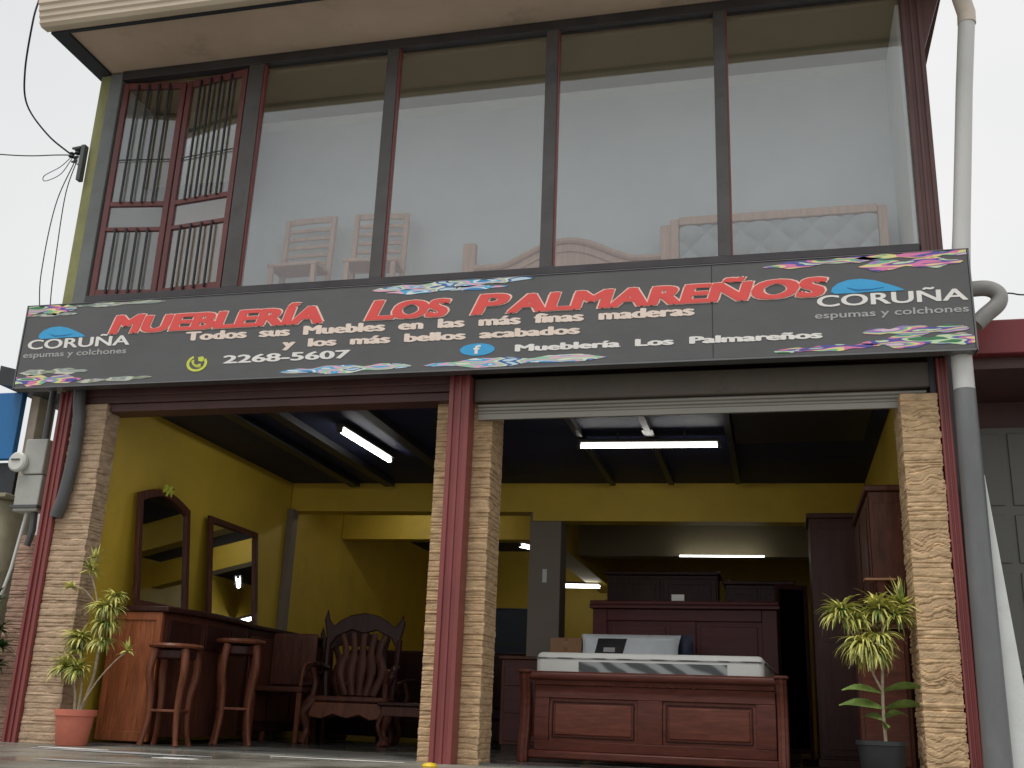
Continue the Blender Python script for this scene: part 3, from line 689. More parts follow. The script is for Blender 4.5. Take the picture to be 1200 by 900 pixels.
# ================================================================== LEFT BAY FURNITURE
# mirrors
def mirror(label, X0, X1, y0, y1, z0, z1, arch_h, lean):
    """frame in the (y,z) plane leaning on the left wall"""
    t = thing('standing_mirror', label, 'mirror', (X0, (y0+y1)/2, z0)); w_ = y1-y0; h = z1-z0
    def top(u): return h + arch_h*math.sin(math.pi*u)
    N_ = 16; fw = .065
    o_ = [(-w_/2, 0)] + [(-w_/2+w_*i/N_, top(i/N_)) for i in range(N_+1)] + [(w_/2, 0)]
    i_ = [(-w_/2+fw, fw)] + [(-w_/2+fw+(w_-2*fw)*i/N_, top(i/N_)-fw) for i in range(N_+1)] + [(w_/2-fw, fw)]
    mb = MB(); k = len(o_)
    for (ya, za), (yb, zb) in zip(o_, i_):
        for (yy, zz) in ((ya, za), (yb, zb)):
            xx = lean*(1-zz/h)
            mb.v.append((xx+.03, yy, zz)); mb.v.append((xx-.01, yy, zz))
    for i in range(k):
        a = 4*i; b = 4*((i+1) % k)
        mb.f += [(a, b, b+2, a+2), (a+1, a+3, b+3, b+1), (a, a+1, b+1, b), (a+2, b+2, b+3, a+3)]
    mb.build('frame', 'wood_mid', t, bevel=.006)
    g_ = MB(); g_.v = [(lean*(1-zz/h)+.004, yy, zz) for yy, zz in i_]; g_.f = [tuple(range(len(i_)))]
    g_.build('glass', 'mirror', t)
    return t, top(.5)
t, th = mirror('arched brown framed mirror with gold crest above the bar counter', -3.36, 0, .70, 1.62, 1.17, 2.22, .11, .12)
mm = MB()
for i in range(7):
    a = i*.9; mm.tube([(.02, 0, th), (.035, .07*math.cos(a), th+.02+.03*math.sin(a)), (.03, .10*math.cos(a), th-.01+.05*math.sin(a))], [.03, .022, .008], 6)
mm.build('crest', 'lime_logo', t, smooth=True)
mirror('plain wide framed mirror further back on the left wall', -3.36, 0, 2.02, 3.12, 1.17, 2.25, .0, .12)
# bar counter with bowed front
bc = thing('bar_counter', 'orange brown wooden bar counter with bowed front at the left bay entrance', 'bar counter', (-3.06, .50, 0))
MB().box(-.22, .26, 0, .04, .02, 1.10).build('end_panel', 'wood_bar', bc, bevel=.006)
mm = MB().box(-.24, -.18, -.012, 0, .02, 1.10); mm.box(.21, .265, -.012, 0, .02, 1.10); mm.box(-.18, .21, -.012, 0, .02, .10); mm.box(-.18, .21, -.012, 0, 1.03, 1.10)
mm.build('end_frame', 'wood_bar', bc, bevel=.004)
def bow(t_): return .26 + .10*math.sin(t_*math.pi)
front = [(bow(i/14), .04+1.55*i/14) for i in range(15)]
MB().prism([(-.22, .04)] + front + [(-.22, 1.59)], .06, 1.10, 'z').build('body', 'wood_mid', bc, smooth=True)
topo = [(bow(i/14)+.06, .0-.03+1.64*i/14) for i in range(15)]
MB().prism([(-.27, -.03)] + topo + [(-.27, 1.61)], 1.102, 1.155, 'z').build('counter_top', 'wood_dark', bc, bevel=.012)
mm = MB()
for i in range(3):
    y0 = .10+.5*i; mm.prism([(bow((y0-.04)/1.55)+.004, y0), (bow((y0+.4-.04)/1.55)+.004, y0+.42), (bow((y0+.4-.04)/1.55)+.018, y0+.42), (bow((y0-.04)/1.55)+.018, y0)], .82, 1.04, 'z')
mm.build('drawer_front', 'wood_dark', bc, bevel=.004)
# bar stools with cabriole legs
def stool(loc, rz, label, src=None):
    t = thing('bar_stool', label, 'bar stool', loc, rz, 'bar stools by the counter')
    MB().lathe([(.185, .785), (.22, .79), (.23, .805), (.22, .822), (.185, .828)], (0, 0, 0), 30).build('seat', 'wood_stool', t, smooth=True)
    MB().lathe([(.165, .70), (.175, .71), (.175, .764)], (0, 0, 0), 24).build('apron', 'wood_dark', t, smooth=True)
    for k in range(4):
        a = math.pi/4 + k*math.pi/2; dx, dy = math.cos(a), math.sin(a); P_ = []; r_ = []
        for q in range(13):
            s_ = q/12; z = .775*(1-s_); rad_ = .180 + .030*math.sin(min(1, s_/.42)*math.pi) - .022*math.sin(max(0, (s_-.42)/.58)*math.pi) + .035*s_**3
            P_.append((dx*rad_, dy*rad_, z)); r_.append(.037-.016*s_ + .007*(s_ > .95))
        MB().tube(curve(P_, 2), [r_[min(12, i//2)] for i in range(25)], 9).build('leg', 'wood_stool', t, smooth=True)
    MB().box(-.14, .14, -.14, .14, .27, .29).build('foot_ring', 'wood_stool', t, bevel=.004)
    return t
s1 = stool((-2.58, .42, 0), R(10), 'wooden bar stool nearest the entrance beside the bar counter end')
s2 = copy_tree(s1); s2.location = (-2.43, 1.28, 0); s2.rotation_euler = (0, 0, R(33)); s2['label'] = 'second wooden bar stool, behind the first along the bowed counter'
s2.scale = (1, 1, 1.13)
# low cabinet line behind bar
dc = thing('dark_sideboard', 'long dark wooden sideboard along the left wall behind the bar counter', 'sideboard', (-3.14, 2.30, 0))
MB().box(-.24, .24, 0, 2.3, .10, 1.12).build('body', 'wood_dark', dc, bevel=.006)
MB().box(-.26, .27, -.02, 2.32, 1.122, 1.16).build('top', 'wood_dark', dc, bevel=.006)
mm = MB()
for i in range(4): mm.box(.241, .255, .06+.56*i, .56+.56*i, .2, 1.04)
mm.build('door_front', 'wood_mid', dc, bevel=.004)
# solid back chair
ch = thing('solid_back_chair', 'red brown wooden chair with solid square back behind the stools', 'chair', (-2.66, 2.75, 0), R(8))
MB().box(-.27, .27, .20, .24, .58, 1.12).build('backrest', 'wood_mid', ch, bevel=.012)
MB().box(-.28, .28, -.25, .24, .50, .555).build('seat', 'wood_mid', ch, bevel=.01)
for sx in (-1, 1):
    MB().bar((sx*.245, -.21, 0), (sx*.245, -.21, .5), .05, .05).build('leg', 'wood_stool', ch, bevel=.006)
    MB().bar((sx*.245, .21, 0), (sx*.245, .21, .5), .05, .05).build('leg', 'wood_stool', ch, bevel=.006)
    MB().tube(curve([(sx*.26, .20, .78), (sx*.28, 0, .80), (sx*.27, -.20, .76), (sx*.25, -.22, .56)], 5), .02, 8).build('armrest', 'wood_stool', ch, smooth=True)
# carved armchairs
def carved_chair(loc, rz, sc, label, frontm):
    t = thing('carved_armchair', label, 'armchair', loc, rz, 'carved dark armchairs'); t.scale = (sc*1.14, sc, sc)
    crest = [(-.34, .98), (-.40, 1.30), (-.375, 1.42), (-.345, 1.30), (-.30, 1.24), (-.24, 1.30), (-.14, 1.36), (-.02, 1.385), (.02, 1.385), (.14, 1.36), (.22, 1.31), (.30, 1.24), (.345, 1.30), (.375, 1.38), (.40, 1.28), (.34, .98), (.27, 1.12), (.12, 1.20), (0, 1.16), (-.12, 1.20), (-.27, 1.12)]
    MB().prism(crest, .30, .35, 'y').build('crest_rail', 'wood_dark', t, bevel=.012)
    mm = MB()
    for i, x in enumerate((-.19, -.095, 0, .095, .19)):
        mm.tube(curve([(x*.7, .25, .50), (x*1.1, .29, .75), (x*.85, .31, .95), (x*1.15, .325, 1.17)], 5), [.036]*5+[.045]*5+[.032]*6, 8, flat=.45)
    mm.build('back_splat', 'wood_mid', t, smooth=True)
    for sx in (-1, 1):
        MB().tube(curve([(sx*.31, .24, .40), (sx*.34, .28, .75), (sx*.35, .325, 1.10)], 5), .032, 8).build('back_post', 'wood_dark', t, smooth=True)
        MB().tube(curve([(sx*.33, .28, .78), (sx*.38, .05, .80), (sx*.40, -.25, .76), (sx*.41, -.36, .70), (sx*.38, -.33, .62)], 5), .034, 9).build('armrest', 'wood_dark', t, smooth=True)
        MB().tube(curve([(sx*.36, -.24, .76), (sx*.33, -.20, .60), (sx*.34, -.26, .42)], 5), .028, 8).build('arm_support', 'wood_mid', t, smooth=True)
        MB().tube(curve([(sx*.33, -.29, .44), (sx*.39, -.34, .30), (sx*.35, -.31, .15), (sx*.38, -.37, .0)], 5), [.05, .05, .05, .05, .05, .042, .042, .042, .04, .036, .03, .03, .03, .032, .036, .04], 9).build('leg', 'wood_mid', t, smooth=True)
        MB().tube(curve([(sx*.31, .26, .44), (sx*.33, .30, .20), (sx*.34, .36, .0)], 5), .03, 8).build('leg', 'wood_dark', t, smooth=True)
    MB().box(-.36, .36, -.32, .30, .42, .48).build('seat', 'wood_mid', t, bevel=.02)
    ap = [(-.34, .415), (.34, .415), (.34, .27), (.22, .25), (.12, .30), (0, .26), (-.12, .30), (-.22, .25), (-.34, .27)]
    MB().prism(ap, -.325, -.295, 'y').build('apron', frontm, t, bevel=.008)
    return t
carved_chair((-1.98, 3.05, 0), R(10), 1.0, 'carved dark armchair with pointed crest and a lighter scalloped front apron', 'wood_stool')
carved_chair((-1.30, 3.95, 0), R(-8), .86, 'lower carved dark armchair partly behind the stone pillar', 'wood_dark')
carved_chair((-2.42, 4.05, 0), R(20), .92, 'carved dark armchair furthest left, behind the solid back chair', 'wood_dark')
ct = thing('coffee_table', 'low dark wooden coffee table before the carved armchairs', 'coffee table', (-1.30, 2.95, 0), R(4))
MB().box(-.30, .30, -.22, .22, .40, .44).build('top', 'wood_dark', ct, bevel=.012)
MB().box(-.26, .26, -.19, .19, .30, .398).build('apron', 'wood_mid', ct, bevel=.006)
for sx in (-1, 1):
    for sy in (-1, 1): MB().tube(curve([(sx*.25, sy*.17, .31), (sx*.28, sy*.20, .2), (sx*.24, sy*.17, .08), (sx*.27, sy*.19, 0)], 4), .024, 8).build('leg', 'wood_mid', ct, smooth=True)
vt = thing('glass_vase', 'shiny metal vase glinting beside the stone pillar on a dark table', 'vase', (-1.08, 3.30, .955))
MB().lathe([(.03, 0), (.05, .02), (.045, .08), (.02, .14), (.035, .20), (.03, .205)], (0, 0, 0), 16).build('body', 'chrome', vt, smooth=True)
MB().tube(curve([(.02, 0, .18), (.09, 0, .17), (.08, 0, .08), (.045, 0, .06)], 4), .008, 6).build('handle', 'chrome', vt, smooth=True)
tb = thing('dark_side_table', 'small dark table under the shiny vase beside the stone pillar', 'table', (-1.05, 3.30, 0))
MB().lathe([(.22, .925), (.23, .93), (.23, .95), (.22, .955)], (0, 0, 0), 24).build('top', 'wood_dark', tb, smooth=True)
MB().lathe([(.03, .05), (.06, .2), (.03, .4), (.05, .7), (.04, .925)], (0, 0, 0), 12).build('pedestal', 'wood_dark', tb, smooth=True)
MB().lathe([(.18, 0), (.18, .03), (.04, .06)], (0, 0, 0), 18).build('base', 'wood_dark', tb, smooth=True)

sf = thing('dark_sofa', 'long dark wooden sofa across the passage behind the carved armchair', 'sofa', (-1.75, 4.95, 0))
MB().box(-1.2, 1.2, -.35, .30, .30, .42).build('seat', 'wood_dark', sf, bevel=.02)
MB().box(-1.2, 1.2, .24, .34, .42, 1.10).build('backrest', 'wood_dark', sf, bevel=.03)
MB().box(-1.15, 1.15, -.33, -.29, .06, .298).build('apron', 'wood_dark', sf, bevel=.01)
for sx in (-1, 1):
    MB().box(sx*1.2-.06, sx*1.2+.06, -.36, .30, .0, .66).build('armrest', 'wood_dark', sf, bevel=.03)
# ================================================================== RIGHT BAY FURNITURE
bed = thing('sleigh_bed', 'large mahogany sleigh bed with panelled footboard in the right bay', 'bed', (1.43, .80, 0), R(-2.5))
W2 = 1.02
fb = MB()
pf = [(-.02, .03), (-.035, .10), (-.02, .25), (.0, .42), (-.02, .55), (-.06, .63), (-.075, .66), (-.05, .695), (0, .70), (.03, .68), (.035, .60), (.05, .42), (.03, .1), (.03, .03)]
# framed footboard with recessed panels
fo = MB().prism(pf, -W2+.05, W2-.05, 'x'); 
m = MB()
zs = [(.03, .14), (.50, .60)]
foot = bpy.data.objects.new('footboard', None)
m = MB()
def slab(x0, x1, z0, z1, proud=0.0, th=.05):
    """piece of footboard following its gentle curve"""
    m.grid(2, 8, lambda u, v: (x0+(x1-x0)*u, yc(z0+(z1-z0)*v)-proud, z0+(z1-z0)*v))
def yc(z): return -.02*math.sin(max(0, min(1, (z-.05)/.5))*math.pi) if z < .55 else -.9*(z-.55)**1.0*.35
mb = MB()
def curved(mb, x0, x1, z0, z1, f, b):
    k = 8; o_ = [(yc(z0+(z1-z0)*i/k)-f, z0+(z1-z0)*i/k) for i in range(k+1)] + [(b, z1-(z1-z0)*i/k) for i in range(k+1)]
    mb.prism(o_, x0, x1, 'x')
curved(mb, -W2+.08, W2-.05, .60, .645, .022, .04)          # upper rail
curved(mb, -W2+.08, W2-.05, .50, .598, .012, .04)
curved(mb, -W2+.08, W2-.05, .095, .17, .012, .04)
for x0, x1 in ((-W2+.08, -W2+.20), (-.10, .10), (W2-.20, W2-.05)): curved(mb, x0, x1, .1705, .4995, .012, .04)
FB = mb.build('footboard', 'wood_bed', bed, bevel=.006)
MB().tube([(-W2+.03, -.045, .672), (W2-.03, -.045, .672)], .036, 14).build('top_roll', 'wood_bed', FB, smooth=True)
MB().box(-W2+.02, W2-.02, -.035, .05, .03, .094).build('base_moulding', 'wood_bed', FB, bevel=.014)
for x0, x1 in ((-W2+.20, -.10), (.10, W2-.20)):
    p_ = MB(); curved(p_, x0+.001, x1-.001, .171, .499, -.012, .035); q = p_.build('panel', 'wood_bed_panel', FB)
    p_ = MB(); curved(p_, x0+.045, x1-.045, .215, .455, -.002, .035); p_.build('raised_field', 'wood_bed_panel', FB, bevel=.010)
    p_ = MB()
    for a, b in (((x0+.03, .20), (x1-.03, .20)), ((x0+.03, .47), (x1-.03, .47))): p_.tube([(a[0], yc(a[1])+.008, a[1]), (b[0], yc(b[1])+.008, b[1])], .007, 6)
    for xx in (x0+.03, x1-.03): p_.tube([(xx, yc(z)+.008, z) for z in (.20, .3, .4, .47)], .007, 6)
    p_.build('panel_moulding', 'wood_dark', FB, smooth=True)
p_ = MB()                                             # carved garland under the roll
rn = random.Random(5)
for i in range(26):
    x = -.42+.84*i/25; p_.lathe([(.002, -.008), (.011, 0), (.002, .008)], (x, -.040, .612+.010*math.sin(i*1.3)), 6)
p_.build('carving', 'wood_bed_panel', FB)
for s_ in (-1, 1):
    pts_ = [(s_*(W2+.0), -.06, .69), (s_*(W2+.01), -.03, .60), (s_*(W2+.0), .0, .45), (s_*(W2+.01), -.01, .28), (s_*(W2+.02), -.045, .12), (s_*(W2+.02), -.055, .0)]
    P_ = curve(pts_, 5); o_ = [(q.y-.035, q.z) for q in P_] + [(q.y+.07, q.z) for q in P_[::-1]]
    MB().prism(o_, s_*W2-.042, s_*W2+.042, 'x').build('foot_post', 'wood_bed', FB, bevel=.012, seg=3)
    MB().prism([(a-.012, b) for a, b in o_[:len(P_)]] + [(a+.01, b) for a, b in o_[:len(P_)]][::-1], s_*W2-.016, s_*W2+.016, 'x').build('post_bead', 'wood_bed_panel', FB, bevel=.005)
    MB().box(s_*W2-.055, s_*W2+.055, -.115, .05, .69, .715).build('post_cap', 'wood_bed', FB, bevel=.008)
for s_ in (-1, 1): MB().box(s_*.97-.02, s_*.97+.02, .05, 2.38, .20, .46).build('side_rail', 'wood_bed', bed, bevel=.006)
hb = MB().box(-1.0, -.84, 2.38, 2.45, 0, 1.46); hb.box(.84, 1.0, 2.38, 2.45, 0, 1.46); hb.box(-.84, .84, 2.385, 2.445, 1.34, 1.46); hb.box(-.84, .84, 2.385, 2.445, .40, .86); hb.box(-.14, .14, 2.385, 2.445, .862, 1.338)
HB = hb.build('headboard', 'wood_head', bed, bevel=.008); HB.scale = (.94, 1, 1); HB.location.x = -.04
mm = MB().box(-1.03, 1.03, 2.33, 2.47, 1.462, 1.50); mm.tube([(-1.02, 2.34, 1.515), (1.02, 2.34, 1.515)], .026, 10); mm.build('crown', 'wood_head', HB, bevel=.004)
for x0, x1 in ((-.84, -.14), (.14, .84)):
    MB().box(x0, x1, 2.41, 2.44, .862, 1.338).build('panel', 'wood_head', HB)
    MB().box(x0+.05, x1-.05, 2.397, 2.41, .90, 1.29).build('raised_field', 'wood_head', HB, bevel=.008)
tag(MB().box(-.06, .07, -.006, .006, 0, .075).build('price_card', 'paper', loc=(1.44, 3.195, 1.535)), 'small white card standing on top of the dark headboard', 'card')
mt = thing('mattress', 'white mattress with a grey swoosh band lying on the bed', 'mattress', (1.38, 1.0, .60), R(-2.5))
MB().box(-.94, .94, 0, 2.05, 0, .275).build('body', 'fabric_white', mt, bevel=.05, seg=5)
MB().box(-.57, .65, -.004, .0, .045, .20).build('printed_band', 'band', mt)
mm = MB()
for z in (.225, .03):
    mm.tube([(-.93, -.004, z), (.93, -.004, z)], .006, 6)
    for sx in (-1, 1): mm.tube([(sx*.944, .02, z), (sx*.944, 2.03, z)], .006, 6)
mm.build('piping', 'band', mt, smooth=True)
pl = thing('pillow', 'plump white plastic-wrapped pillow with black print on the mattress', 'pillow', (1.06, 2.36, .985), R(-2))
def pil(sgn):
    def fn(u, v):
        x = (u-.5)*.96; z = (v-.5)*.30; e = (max(0, 1-(2*u-1)**4)*max(0, 1-(2*v-1)**4))**.6
        x *= 1-.05*math.cos((v-.5)*math.pi); z *= 1-.10*(1-abs(2*u-1))*0
        wr = .010*noise.noise(Vector((x*9, z*9, sgn*3)))
        return (x, sgn*(.085*e+wr*e)+z*.35, z)
    return fn
mm = MB().grid(40, 16, pil(-1)); mm.grid(40, 16, pil(1)); mm.build('body', 'pillow', pl, smooth=True)
lab = MB().grid(14, 8, lambda u, v: (lambda a: (a[0], a[1]-.004, a[2]))(pil(-1)(.14+.30*u+.04*v, .30+.55*v))); lab.build('print', 'black', pl, smooth=True)
lab = MB().grid(6, 4, lambda u, v: (lambda a: (a[0], a[1]-.006, a[2]))(pil(-1)(.24+.12*u, .42+.14*v))); lab.build('print_emblem', 'grey_letter', pl, smooth=True)
# second dark pillow edge
tag(MB().grid(16, 10, lambda u, v: (((u-.5)*.16), -.03*math.sin(u*math.pi)*math.sin(v*math.pi), (v-.5)*.27)).grid(16, 10, lambda u, v: (((u-.5)*.16), .03*math.sin(u*math.pi)*math.sin(v*math.pi), (v-.5)*.27)).build('cushion', 'navy', smooth=True, loc=(1.57, 2.46, 1.01)), 'small dark cushion edge right of the white pillow', 'cushion')
ns = thing('chest_of_drawers', 'dark red chest of drawers left of the bed', 'chest of drawers', (-.08, 3.42, 0))
MB().box(-.38, .42, 0, .42, .06, .93).build('body', 'wood_mid', ns, bevel=.006)
MB().box(-.41, .45, -.03, .43, .932, .965).build('top', 'wood_mid', ns, bevel=.006)
for i in range(3):
    dr = MB().box(-.34, .38, -.014, 0, .10+.28*i, .35+.28*i).build('drawer', 'wood_head', ns, bevel=.004)
    MB().lathe([(.012, 0), (.018, .01), (.012, .02)], (.02, -.03, .215+.28*i), 10).build('knob', 'wood_dark', dr)
MB().box(-.36, .40, .02, .38, 0, .059).build('plinth', 'wood_dark', ns)
cb = thing('cardboard_box', 'plain brown cardboard box standing on the chest beside the bed', 'box', (.24, 3.50, .967))
MB().box(-.17, .17, -.10, .14, 0, .20).build('body', 'cardboard', cb, bevel=.003)
MB().box(-.025, .025, -.1015, -.1002, .0, .2).build('tape', 'wood_rail', cb)

def wardrobe(name, label, x0, x1, y0, y1, h, m, side, cat='wardrobe'):
    t = thing(name, label, cat, ((x0+x1)/2, (y0+y1)/2, 0)); a = (x1-x0)/2; b = (y1-y0)/2
    MB().box(-a, a, -b, b, .07, h-.05).build('body', m, t, bevel=.005)
    MB().box(-a-.03, a+.03, -b-.03, b+.03, h-.048, h).build('cornice', m, t, bevel=.010)
    MB().box(-a-.015, a+.015, -b-.015, b+.015, 0, .068).build('plinth', m, t, bevel=.005)
    fr = MB()
    if side == 'y':   # doors face the street
        k = 2 if a > .35 else 1
        for i in range(k):
            u0 = -a+2*a*i/k+.02; u1 = -a+2*a*(i+1)/k-.02
            d1 = MB().box(u0, u1, -b-.016, -b-.001, .10, h-.09); dd = d1.build('door', m, t, bevel=.004)
            for q0, q1 in ((.16, h*.45), (h*.45+.06, h-.16)):
                e_ = MB().box(u0+.06, u1-.06, -b-.024, -b-.017, q0, q1); e_.build('door_panel', m, dd, bevel=.006)
            MB().lathe([(.008, 0), (.014, .01), (.008, .02)], (u1-.04 if i == 0 else u0+.04, -b-.035, h*.45), 10).build('knob', 'chrome', dd)
    else:
        k = 2 if b > .35 else 1
        for i in range(k):
            u0 = -b+2*b*i/k+.02; u1 = -b+2*b*(i+1)/k-.02
            dd = MB().box(-a-.016, -a-.001, u0, u1, .10, h-.09).build('door', m, t, bevel=.004)
            for q0, q1 in ((.16, h*.45), (h*.45+.06, h-.16)):
                MB().box(-a-.024, -a-.017, u0+.06, u1-.06, q0, q1).build('door_panel', m, dd, bevel=.006)
        MB().box(-a+.03, a-.03, -b-.008, -b-.001, .16, h-.14).build('end_panel', m, t, bevel=.004)
    return t
wardrobe('wardrobe', 'tall plum brown wardrobe right of the bed, its top under the yellow beam', 2.78, 3.40, 2.95, 3.60, 2.40, 'wood_ward', 'y')
wardrobe('wardrobe', 'tall narrow red brown wardrobe on the right wall behind the stone column', 3.17, 3.44, .72, 2.30, 2.20, 'wood_mid', 'x')
cc = thing('low_cabinet', 'waist-high red brown cabinet behind the right hand potted plant', 'cabinet', (3.13, .60, 0))
MB().box(-.13, .235, -.10, .115, .05, 1.06).build('body', 'wood_mid', cc, bevel=.006)
MB().box(-.16, .24, -.12, .117, 1.062, 1.095).build('top', 'wood_mid', cc, bevel=.006)
MB().box(-.10, .205, -.112, -.101, .10, 1.0).build('door', 'wood_bed_panel', cc, bevel=.006)
MB().box(-.12, .225, -.09, .11, 0, .049).build('plinth', 'wood_dark', cc)
stn = thing('pedestal_stand', 'small carved wooden plant stand with a thin square top on the low cabinet', 'stand', (3.22, .62, 1.097))
MB().box(-.13, .10, -.07, .07, .335, .352).build('top', 'wood_rail', stn, bevel=.003)
MB().lathe([(.05, 0), (.055, .02), (.03, .05), (.045, .14), (.025, .22), (.05, .30), (.055, .334)], (0, 0, 0), 14).build('pedestal', 'wood_mid', stn, smooth=True)
# dark pieces deep in the shop
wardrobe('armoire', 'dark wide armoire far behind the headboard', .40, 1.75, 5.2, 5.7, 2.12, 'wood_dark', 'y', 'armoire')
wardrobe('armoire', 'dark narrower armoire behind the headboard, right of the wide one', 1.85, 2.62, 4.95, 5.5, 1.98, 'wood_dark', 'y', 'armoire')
wm = thing('wrapped_mattress', 'navy plastic-wrapped mattress standing upright at the back left of the grey column', 'mattress', (-1.15, 7.0, 0))
MB().box(-.42, .42, -.12, .12, 0, 1.82).build('body', 'navy', wm, bevel=.05, seg=4)
mm = MB().box(-.425, .425, -.124, .124, .6, .64); mm.box(-.425, .425, -.124, .124, 1.3, 1.34); mm.build('strap', 'black', wm)
cm = thing('tall_cheval_mirror', 'tall dark framed dressing mirror between the bed and the wardrobe', 'mirror', (2.58, 3.45, 0), R(20))
mm = MB().box(-.17, -.13, -.02, .02, .1, 1.75); mm.box(.13, .17, -.02, .02, .1, 1.75); mm.box(-.13, .13, -.02, .02, 1.70, 1.75); mm.box(-.13, .13, -.02, .02, .1, .15); mm.build('frame', 'wood_dark', cm, bevel=.004)
MB().box(-.13, .13, -.004, .004, .15, 1.70).build('glass', 'glass_dim', cm)
mm = MB().box(-.18, -.12, -.2, .2, 0, .05); mm.box(.12, .18, -.2, .2, 0, .05); mm.bar((-.15, -.02, .04), (-.15, .0, .12), .03, .03); mm.bar((.15, -.02, .04), (.15, .0, .12), .03, .03); mm.build('foot', 'wood_dark', cm)
tag(MB().box(-.026, .026, -.004, .0, 0, .155).build('notice', 'paper', loc=(-.205, 4.298, 1.86)), 'small white notice taped on the grey inner column', 'notice')

# ================================================================== PLANTS
def rosette(mb, c, n, L, w_, droop, rnd, tilt=(0, 0), up=.55):
    c = Vector(c)
    for i in range(n):
        a = rnd.uniform(0, 2*math.pi); el = rnd.uniform(-.35, 1.5)*up*1.7; ll = L*rnd.uniform(.65, 1.1); ww = w_*rnd.uniform(.8, 1.2)
        dh = Vector((math.cos(a), math.sin(a), 0)); sd = Vector((-math.sin(a), math.cos(a), 0)); p = c.copy(); ang = el; k = 6; n0 = len(mb.v)
        tw = rnd.uniform(-.5, .5)
        for q in range(k+1):
            s_ = q/k; wd = ww*(math.sin(min(1, s_*1.15+.18)*math.pi*.86)**.8)*(1-s_**4*.9)+.0008
            up_ = Vector((0, 0, 1)); nrm = (sd*math.cos(tw)+up_*math.sin(tw))
            mb.v += [tuple(p-nrm*wd/2), tuple(p+Vector((0, 0, -wd*.18))), tuple(p+nrm*wd/2)]
            p = p + (dh*math.cos(ang)+up_*math.sin(ang))*(ll/k); ang -= droop*rnd.uniform(.35, 1.05)/k
        for q in range(k):
            b = n0+3*q; mb.f += [(b, b+1, b+4, b+3), (b+1, b+2, b+5, b+4)]
def potted(name, label, loc, pot_prof, potm, soil_z, soil_r, stems, ros, seed, low=None):
    t = thing(name, label, 'potted plant', loc); rnd = random.Random(seed)
    MB().lathe(pot_prof, (0, 0, 0), 36).build('pot', potm, t, smooth=True)
    MB().lathe([(soil_r, soil_z-.02), (soil_r*.98, soil_z)], (0, 0, 0), 24).build('soil', 'soil', t)
    for pts_, r0, r1 in stems:
        P_ = curve(pts_, 6); MB().tube(P_, [r0+(r1-r0)*i/(len(P_)-1) for i in range(len(P_))], 8).build('stem', 'bark', t, smooth=True)
    mb = MB(); mg = MB()
    for c, n, L, w_, dr, up_ in ros:
        rosette(mb, c, int(n*2.0), L*1.15, w_*1.1, dr, rnd, up=up_); rosette(mg, c, int(n*.6), L*1.0, w_, dr*1.2, rnd, up=up_*.8)
    mb.build('foliage', 'leaf_yellow', t, smooth=True); mg.build('foliage', 'leaf_green', t, smooth=True)
    if low:
        ml = MB()
        for c, a, L, w_ in low:
            p0 = Vector(c); dh = Vector((math.cos(a), math.sin(a), 0)); sd = Vector((-math.sin(a), math.cos(a), 0)); n0 = len(ml.v)
            for q in range(7):
                s_ = q/6; p = p0+dh*L*s_+Vector((0, 0, .05*math.sin(s_*2.4)-.02*s_)); wd = w_*math.sin(min(1, s_+.06)*math.pi*.97)+.002
                ml.v += [tuple(p-sd*wd/2+Vector((0, 0, wd*.38))), tuple(p), tuple(p+sd*wd/2-Vector((0, 0, wd*.30)))]
            for q in range(6):
                b = n0+3*q; ml.f += [(b, b+1, b+4, b+3), (b+1, b+2, b+5, b+4)]
        ml.build('lower_leaf', 'leaf_green', t, smooth=True)
    return t
potp = [(.115, 0), (.12, .005), (.148, .225), (.162, .228), (.166, .275), (.150, .276), (.140, .24)]
potted('potted_dracaena', 'tall yellow green plant in a terracotta pot before the left stone column', (-3.10, -.10, -.012), potp, 'terracotta', .245, .142,
  [([(-.01, 0, .24), (-.05, .02, .42), (-.11, 0, .60)], .014, .008), ([(.02, 0, .24), (.0, .02, .5), (-.06, 0, .84)], .013, .007),
   ([(.03, .01, .24), (.10, .02, .55), (.12, .0, .85), (.14, 0, 1.05)], .015, .008), ([(.12, 0, .80), (.05, -.02, 1.15), (-.05, -.02, 1.38)], .008, .006),
   ([(.05, -.02, .30), (.18, -.04, .50), (.33, -.06, .66), (.43, -.06, .74)], .007, .005), ([(.04, -.01, 1.12), (-.1, -.02, 1.24), (-.20, -.02, 1.24)], .005, .004)],
  [((-.14, 0, .60), 46, .19, .024, 1.9, .5), ((-.02, -.03, .58), 30, .17, .022, 1.9, .5), ((-.06, 0, .84), 36, .17, .022, 1.8, .5), ((-.10, .03, .76), 20, .15, .022, 1.6, .6),
   ((.14, 0, 1.08), 46, .18, .024, 2.4, .4), ((.15, .02, .96), 34, .17, .022, 2.6, .3), ((.20, .0, 1.18), 18, .13, .02, 2.0, .5), ((.12, .03, .82), 24, .16, .022, 2.4, .3),
   ((-.05, -.02, 1.40), 16, .13, .022, .8, .8), ((-.03, -.02, 1.50), 8, .10, .018, .5, 1.0), ((-.21, -.02, 1.25), 9, .08, .03, 1.2, .5), ((.43, -.06, .74), 8, .10, .026, 1.0, .7)], 4)
potb = [(.125, 0), (.13, .005), (.160, .255), (.172, .258), (.172, .285), (.155, .286), (.150, .25)]
